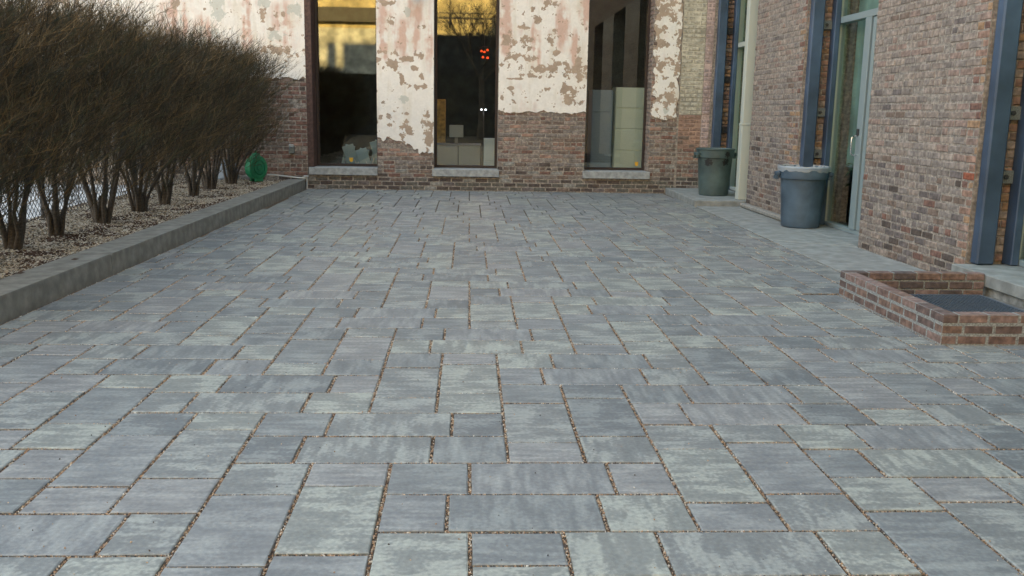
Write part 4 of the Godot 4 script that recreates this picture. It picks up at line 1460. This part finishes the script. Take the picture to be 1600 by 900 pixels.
func interiors() -> void:
	rng.seed = 151
	var pale := mat(lin(0.40, 0.49, 0.40), 0.6)
	var blue := mat(lin(0.14, 0.21, 0.25), 0.6)
	drawer_cabinet("filing_cabinet", Vector3(3.03, 0.0, -17.62), 0.60, 0.5, [0.05, 0.72, 1.12, 1.50, 1.88], pale, "tall pale green filing cabinet behind the right back window")
	drawer_cabinet("filing_cabinet", Vector3(2.50, 0.0, -17.75), 0.40, 0.5, [0.05, 1.42, 1.83], blue, "blue-grey filing cabinet behind the right back window, left of the pale one")
	# office things behind the middle window
	var cub := hub("office_desk", Vector3(-0.22, 0, -18.6))
	tag(cub, "pale blue-grey panelled desk behind the middle back window", "desk")
	for k in 2:
		obj("panel", bx(Vector3(-0.42 + k * 0.44, 0.0, -0.03), Vector3(0.0 + k * 0.44, 0.72, 0.0), 0.006), mat(lin(0.16, 0.215, 0.23), 0.7), cub)
	obj("top", bx(Vector3(-0.44, 0.722, -0.7), Vector3(0.46, 0.752, 0.01), 0.005), mat(lin(0.22, 0.27, 0.28), 0.6), cub)
	var mon := hub("monitor", Vector3(-0.25, 0.753, -18.75))
	tag(mon, "pale grey monitor back standing on the desk behind the middle window", "monitor")
	obj("screen_back", bx(Vector3(-0.14, 0.13, -0.03), Vector3(0.14, 0.37, 0.0), 0.01), mat(lin(0.36, 0.40, 0.36), 0.6), mon)
	obj("stand", bx(Vector3(-0.03, 0.0, -0.03), Vector3(0.03, 0.13, -0.005), 0.005), M.plate, mon)
	var lock := hub("wooden_cupboard", Vector3(-0.64, 0, -19.6))
	tag(lock, "tall yellow wooden cupboard at the left of the middle back window", "cupboard")
	var yw := mat(lin(0.72, 0.48, 0.10), 0.7, M.grain, 1.2)
	obj("carcass", bx(Vector3(-0.35, 0, -0.4), Vector3(0.15, 1.63, -0.021), 0.008), yw, lock)
	obj("door", bx(Vector3(-0.345, 0.05, -0.02), Vector3(-0.102, 1.62, 0.0), 0.004), yw, lock)
	obj("door", bx(Vector3(-0.098, 0.05, -0.02), Vector3(0.145, 1.62, 0.0), 0.004), yw, lock)
	drawer_cabinet("storage_cabinet", Vector3(0.44, 0, -18.3), 0.30, 0.4, [0.04, 0.45, 0.88], mat(lin(0.46, 0.60, 0.64), 0.6), "low pale blue cabinet at the right of the middle back window")
	# pendant with red-orange shades
	var pen := hub("pendant_lamp", Vector3(0.30, HEAD + 0.1, -19.5))
	tag(pen, "pendant cluster of small glowing red-orange lamps behind the middle window", "lamp")
	var cd := MB.new()
	cd.tube([Vector3(0, 0, 0), Vector3(0, -1.72, 0)], [0.008, 0.008], 6)
	obj("cord", cd, M.iron, pen)
	var red := mat(lin(0.5, 0.10, 0.03), 0.5)
	red.emission_enabled = true
	red.emission = Color(1.0, 0.34, 0.10)
	red.emission_energy_multiplier = 0.2
	for p in [Vector3(-0.06, -1.80, 0), Vector3(0.06, -1.78, 0.03), Vector3(0.0, -1.81, -0.09), Vector3(-0.03, -1.92, 0.05), Vector3(0.065, -1.93, 0.02)]:
		var s := MB.new()
		s.lathe([[0.012, -0.022], [0.026, -0.018], [0.024, 0.006], [0.01, 0.022], [0.0, 0.023]], 12, Transform3D(Basis.IDENTITY, p))
		obj("lamp_shade", s, red, pen)
	var ring := MB.new()
	ring.tube([Vector3(-0.11, -1.74, 0), Vector3(0, -1.70, 0), Vector3(0.11, -1.73, 0.02)], [0.008, 0.008, 0.008], 6)
	obj("arm", ring, M.iron, pen)
	var om := OmniLight3D.new()
	om.name = "pendant_glow"
	om.light_color = Color(1.0, 0.35, 0.12)
	om.light_energy = 0.03
	om.light_size = 0.08
	om.omni_range = 9.0
	om.omni_attenuation = 2.0
	om.shadow_enabled = true
	om.position = Vector3(0.30, HEAD + 0.1 - 2.12, -19.42)
	add_child(om)
	var task := hub("desk_lamp", Vector3(0.30, 0, -19.9))
	tag(task, "slim lamp with a small white light behind the middle back window", "lamp")
	var tp := MB.new()
	tp.lathe([[0.0, 0.0], [0.11, 0.0], [0.11, 0.02], [0.008, 0.03], [0.006, 1.40], [0.0, 1.40]], 14)
	obj("stand", tp, M.iron, task)
	var wm := mat(lin(0.8, 0.8, 0.8), 0.4)
	wm.emission_enabled = true
	wm.emission = Color(0.9, 0.95, 1.0)
	wm.emission_energy_multiplier = 0.5
	for s in [-0.045, 0.045]:
		var hb := MB.new()
		hb.lathe([[0.0, -0.014], [0.018, -0.01], [0.02, 0.01], [0.0, 0.02]], 12, Transform3D(Basis.IDENTITY, Vector3(s, 1.43, 0.02)))
		obj("bulb", hb, wm, task)
	var om2 := OmniLight3D.new()
	om2.name = "desk_lamp_glow"
	om2.light_color = Color(0.95, 0.97, 1.0)
	om2.light_energy = 0.02
	om2.light_size = 0.05
	om2.omni_range = 9.0
	om2.omni_attenuation = 2.0
	om2.shadow_enabled = true
	om2.position = Vector3(0.30, 1.45, -19.80)
	add_child(om2)
	# folded pale chairs behind the left window
	var chair := mat(lin(0.22, 0.34, 0.36), 0.55)
	var spots := [[Vector3(-2.28, 0, -18.2), 0.15, "behind the left back window, leftmost of three"], [Vector3(-1.98, 0, -17.75), -0.25, "behind the left back window, middle of three"], [Vector3(-1.72, 0, -18.1), 0.2, "behind the left back window, rightmost of three"]]
	for i in 3:
		var c := hub("folding_chair", spots[i][0], self, spots[i][1])
		tag(c, "pale blue folded chair " + spots[i][2], "chair", "folded chairs behind the left window")
		var sc: float = [0.86, 0.80, 0.98][i]
		var bk := MB.new()
		bk.cbox(Vector3(-0.11, 0.0, -0.012), Vector3(0.11, 0.85 * sc, 0.012), 0.006, Transform3D(Basis(Vector3.BACK, 0.30) * Basis(Vector3.RIGHT, 0.06), Vector3(0.17, 0.02, 0)))
		obj("backrest", bk, chair, c)
		var se := MB.new()
		se.cbox(Vector3(-0.095, 0.0, -0.012), Vector3(0.095, 0.83 * sc, 0.012), 0.006, Transform3D(Basis(Vector3.BACK, -0.22) * Basis(Vector3.RIGHT, -0.05), Vector3(-0.14, 0.02, -0.045)))
		obj("seat", se, chair, c)
		for s in [-1.0, 1.0]:
			var lg := MB.new()
			lg.tube([Vector3(s * 0.26, 0.0, 0.03), Vector3(s * -0.02, 0.83 * sc, 0.03)], [0.01, 0.01], 8)
			obj("leg", lg, mat(lin(0.45, 0.5, 0.5), 0.4), c)
	var tb := hub("low_table", Vector3(-2.3, 0, -18.9))
	tag(tb, "low dark table behind the left back window", "table")
	obj("top", bx(Vector3(-0.3, 0.44, -0.3), Vector3(0.55, 0.47, 0.3), 0.005), mat(lin(0.06, 0.075, 0.075), 0.5), tb)
	for s in [[-0.27, -0.27], [0.50, -0.27], [-0.27, 0.25], [0.50, 0.25]]:
		obj("leg", bx(Vector3(s[0], 0, s[1]), Vector3(s[0] + 0.03, 0.44, s[1] + 0.03), 0.003), M.iron, tb)
	for q in [[-16.5, -14.3, 0.4], [-12.0, -10.05, 0.80], [-7.65, -5.7, 0.9]]:
		var rb := hub("roller_blind", Vector3(4.90, 0, (q[0] + q[1]) / 2))
		tag(rb, "pale green roller blind drawn down behind the " + ("far glazed bay" if q[0] < -15.0 else ("glass door" if q[0] < -9.0 else "nearest glazed bay")), "blind", "roller blinds in the right-hand glazing")
		obj("cloth", bx(Vector3(-0.004, q[2], (q[0] - q[1]) / 2), Vector3(0.004, 4.2, (q[1] - q[0]) / 2), 0.001), mat(lin(0.40, 0.62, 0.52), 0.8, M.soft, 0.3), rb)
		obj("hem_bar", bx(Vector3(-0.008, q[2] - 0.03, (q[0] - q[1]) / 2), Vector3(0.008, q[2], (q[1] - q[0]) / 2), 0.002), M.alu, rb)
		var rl := MB.new()
		rl.tube([Vector3(0, 4.23, (q[0] - q[1]) / 2), Vector3(0, 4.23, (q[1] - q[0]) / 2)], [0.03, 0.03], 10)
		obj("roller", rl, M.alu, rb)
	# potted plant inside the glass door
	var pl := hub("potted_plant", Vector3(5.12, 0.03, -11.75))
	tag(pl, "leafy potted plant standing just inside the glass door", "plant")
	var pot := MB.new()
	pot.lathe([[0.0, 0.0], [0.12, 0.0], [0.16, 0.28], [0.17, 0.30], [0.14, 0.30], [0.13, 0.26], [0.0, 0.26]], 20)
	obj("pot", pot, mat(lin(0.10, 0.07, 0.055), 0.7), pl)
	var green := mat(lin(0.035, 0.075, 0.03), 0.45)
	for k in 22:
		var g := rng.randf() * TAU
		var up := rng.randf_range(0.15, 0.55)
		var rch := rng.randf_range(0.08, 0.26)
		var o := Vector3(cos(g) * rch, 0.28 + up, sin(g) * rch)
		var sm := MB.new()
		sm.tube([Vector3(cos(g) * 0.03, 0.27, sin(g) * 0.03), Vector3(cos(g) * rch * 0.5, 0.28 + up * 0.7, sin(g) * rch * 0.5), o], [0.005, 0.004, 0.003], 5, false)
		var dd := Vector3(cos(g), rng.randf_range(-0.5, 0.3), sin(g)).normalized()
		var sd := dd.cross(Vector3.UP).normalized() * rng.randf_range(0.035, 0.06)
		var ln := rng.randf_range(0.11, 0.19)
		var midp := o + dd * ln * 0.45 + Vector3(0, 0.012, 0)
		sm.tri(o, midp + sd, midp); sm.tri(o, midp, midp - sd)
		sm.tri(midp + sd, o + dd * ln + Vector3(0, -0.03, 0), midp); sm.tri(midp, o + dd * ln + Vector3(0, -0.03, 0), midp - sd)
		obj("leaf", sm, green, pl)
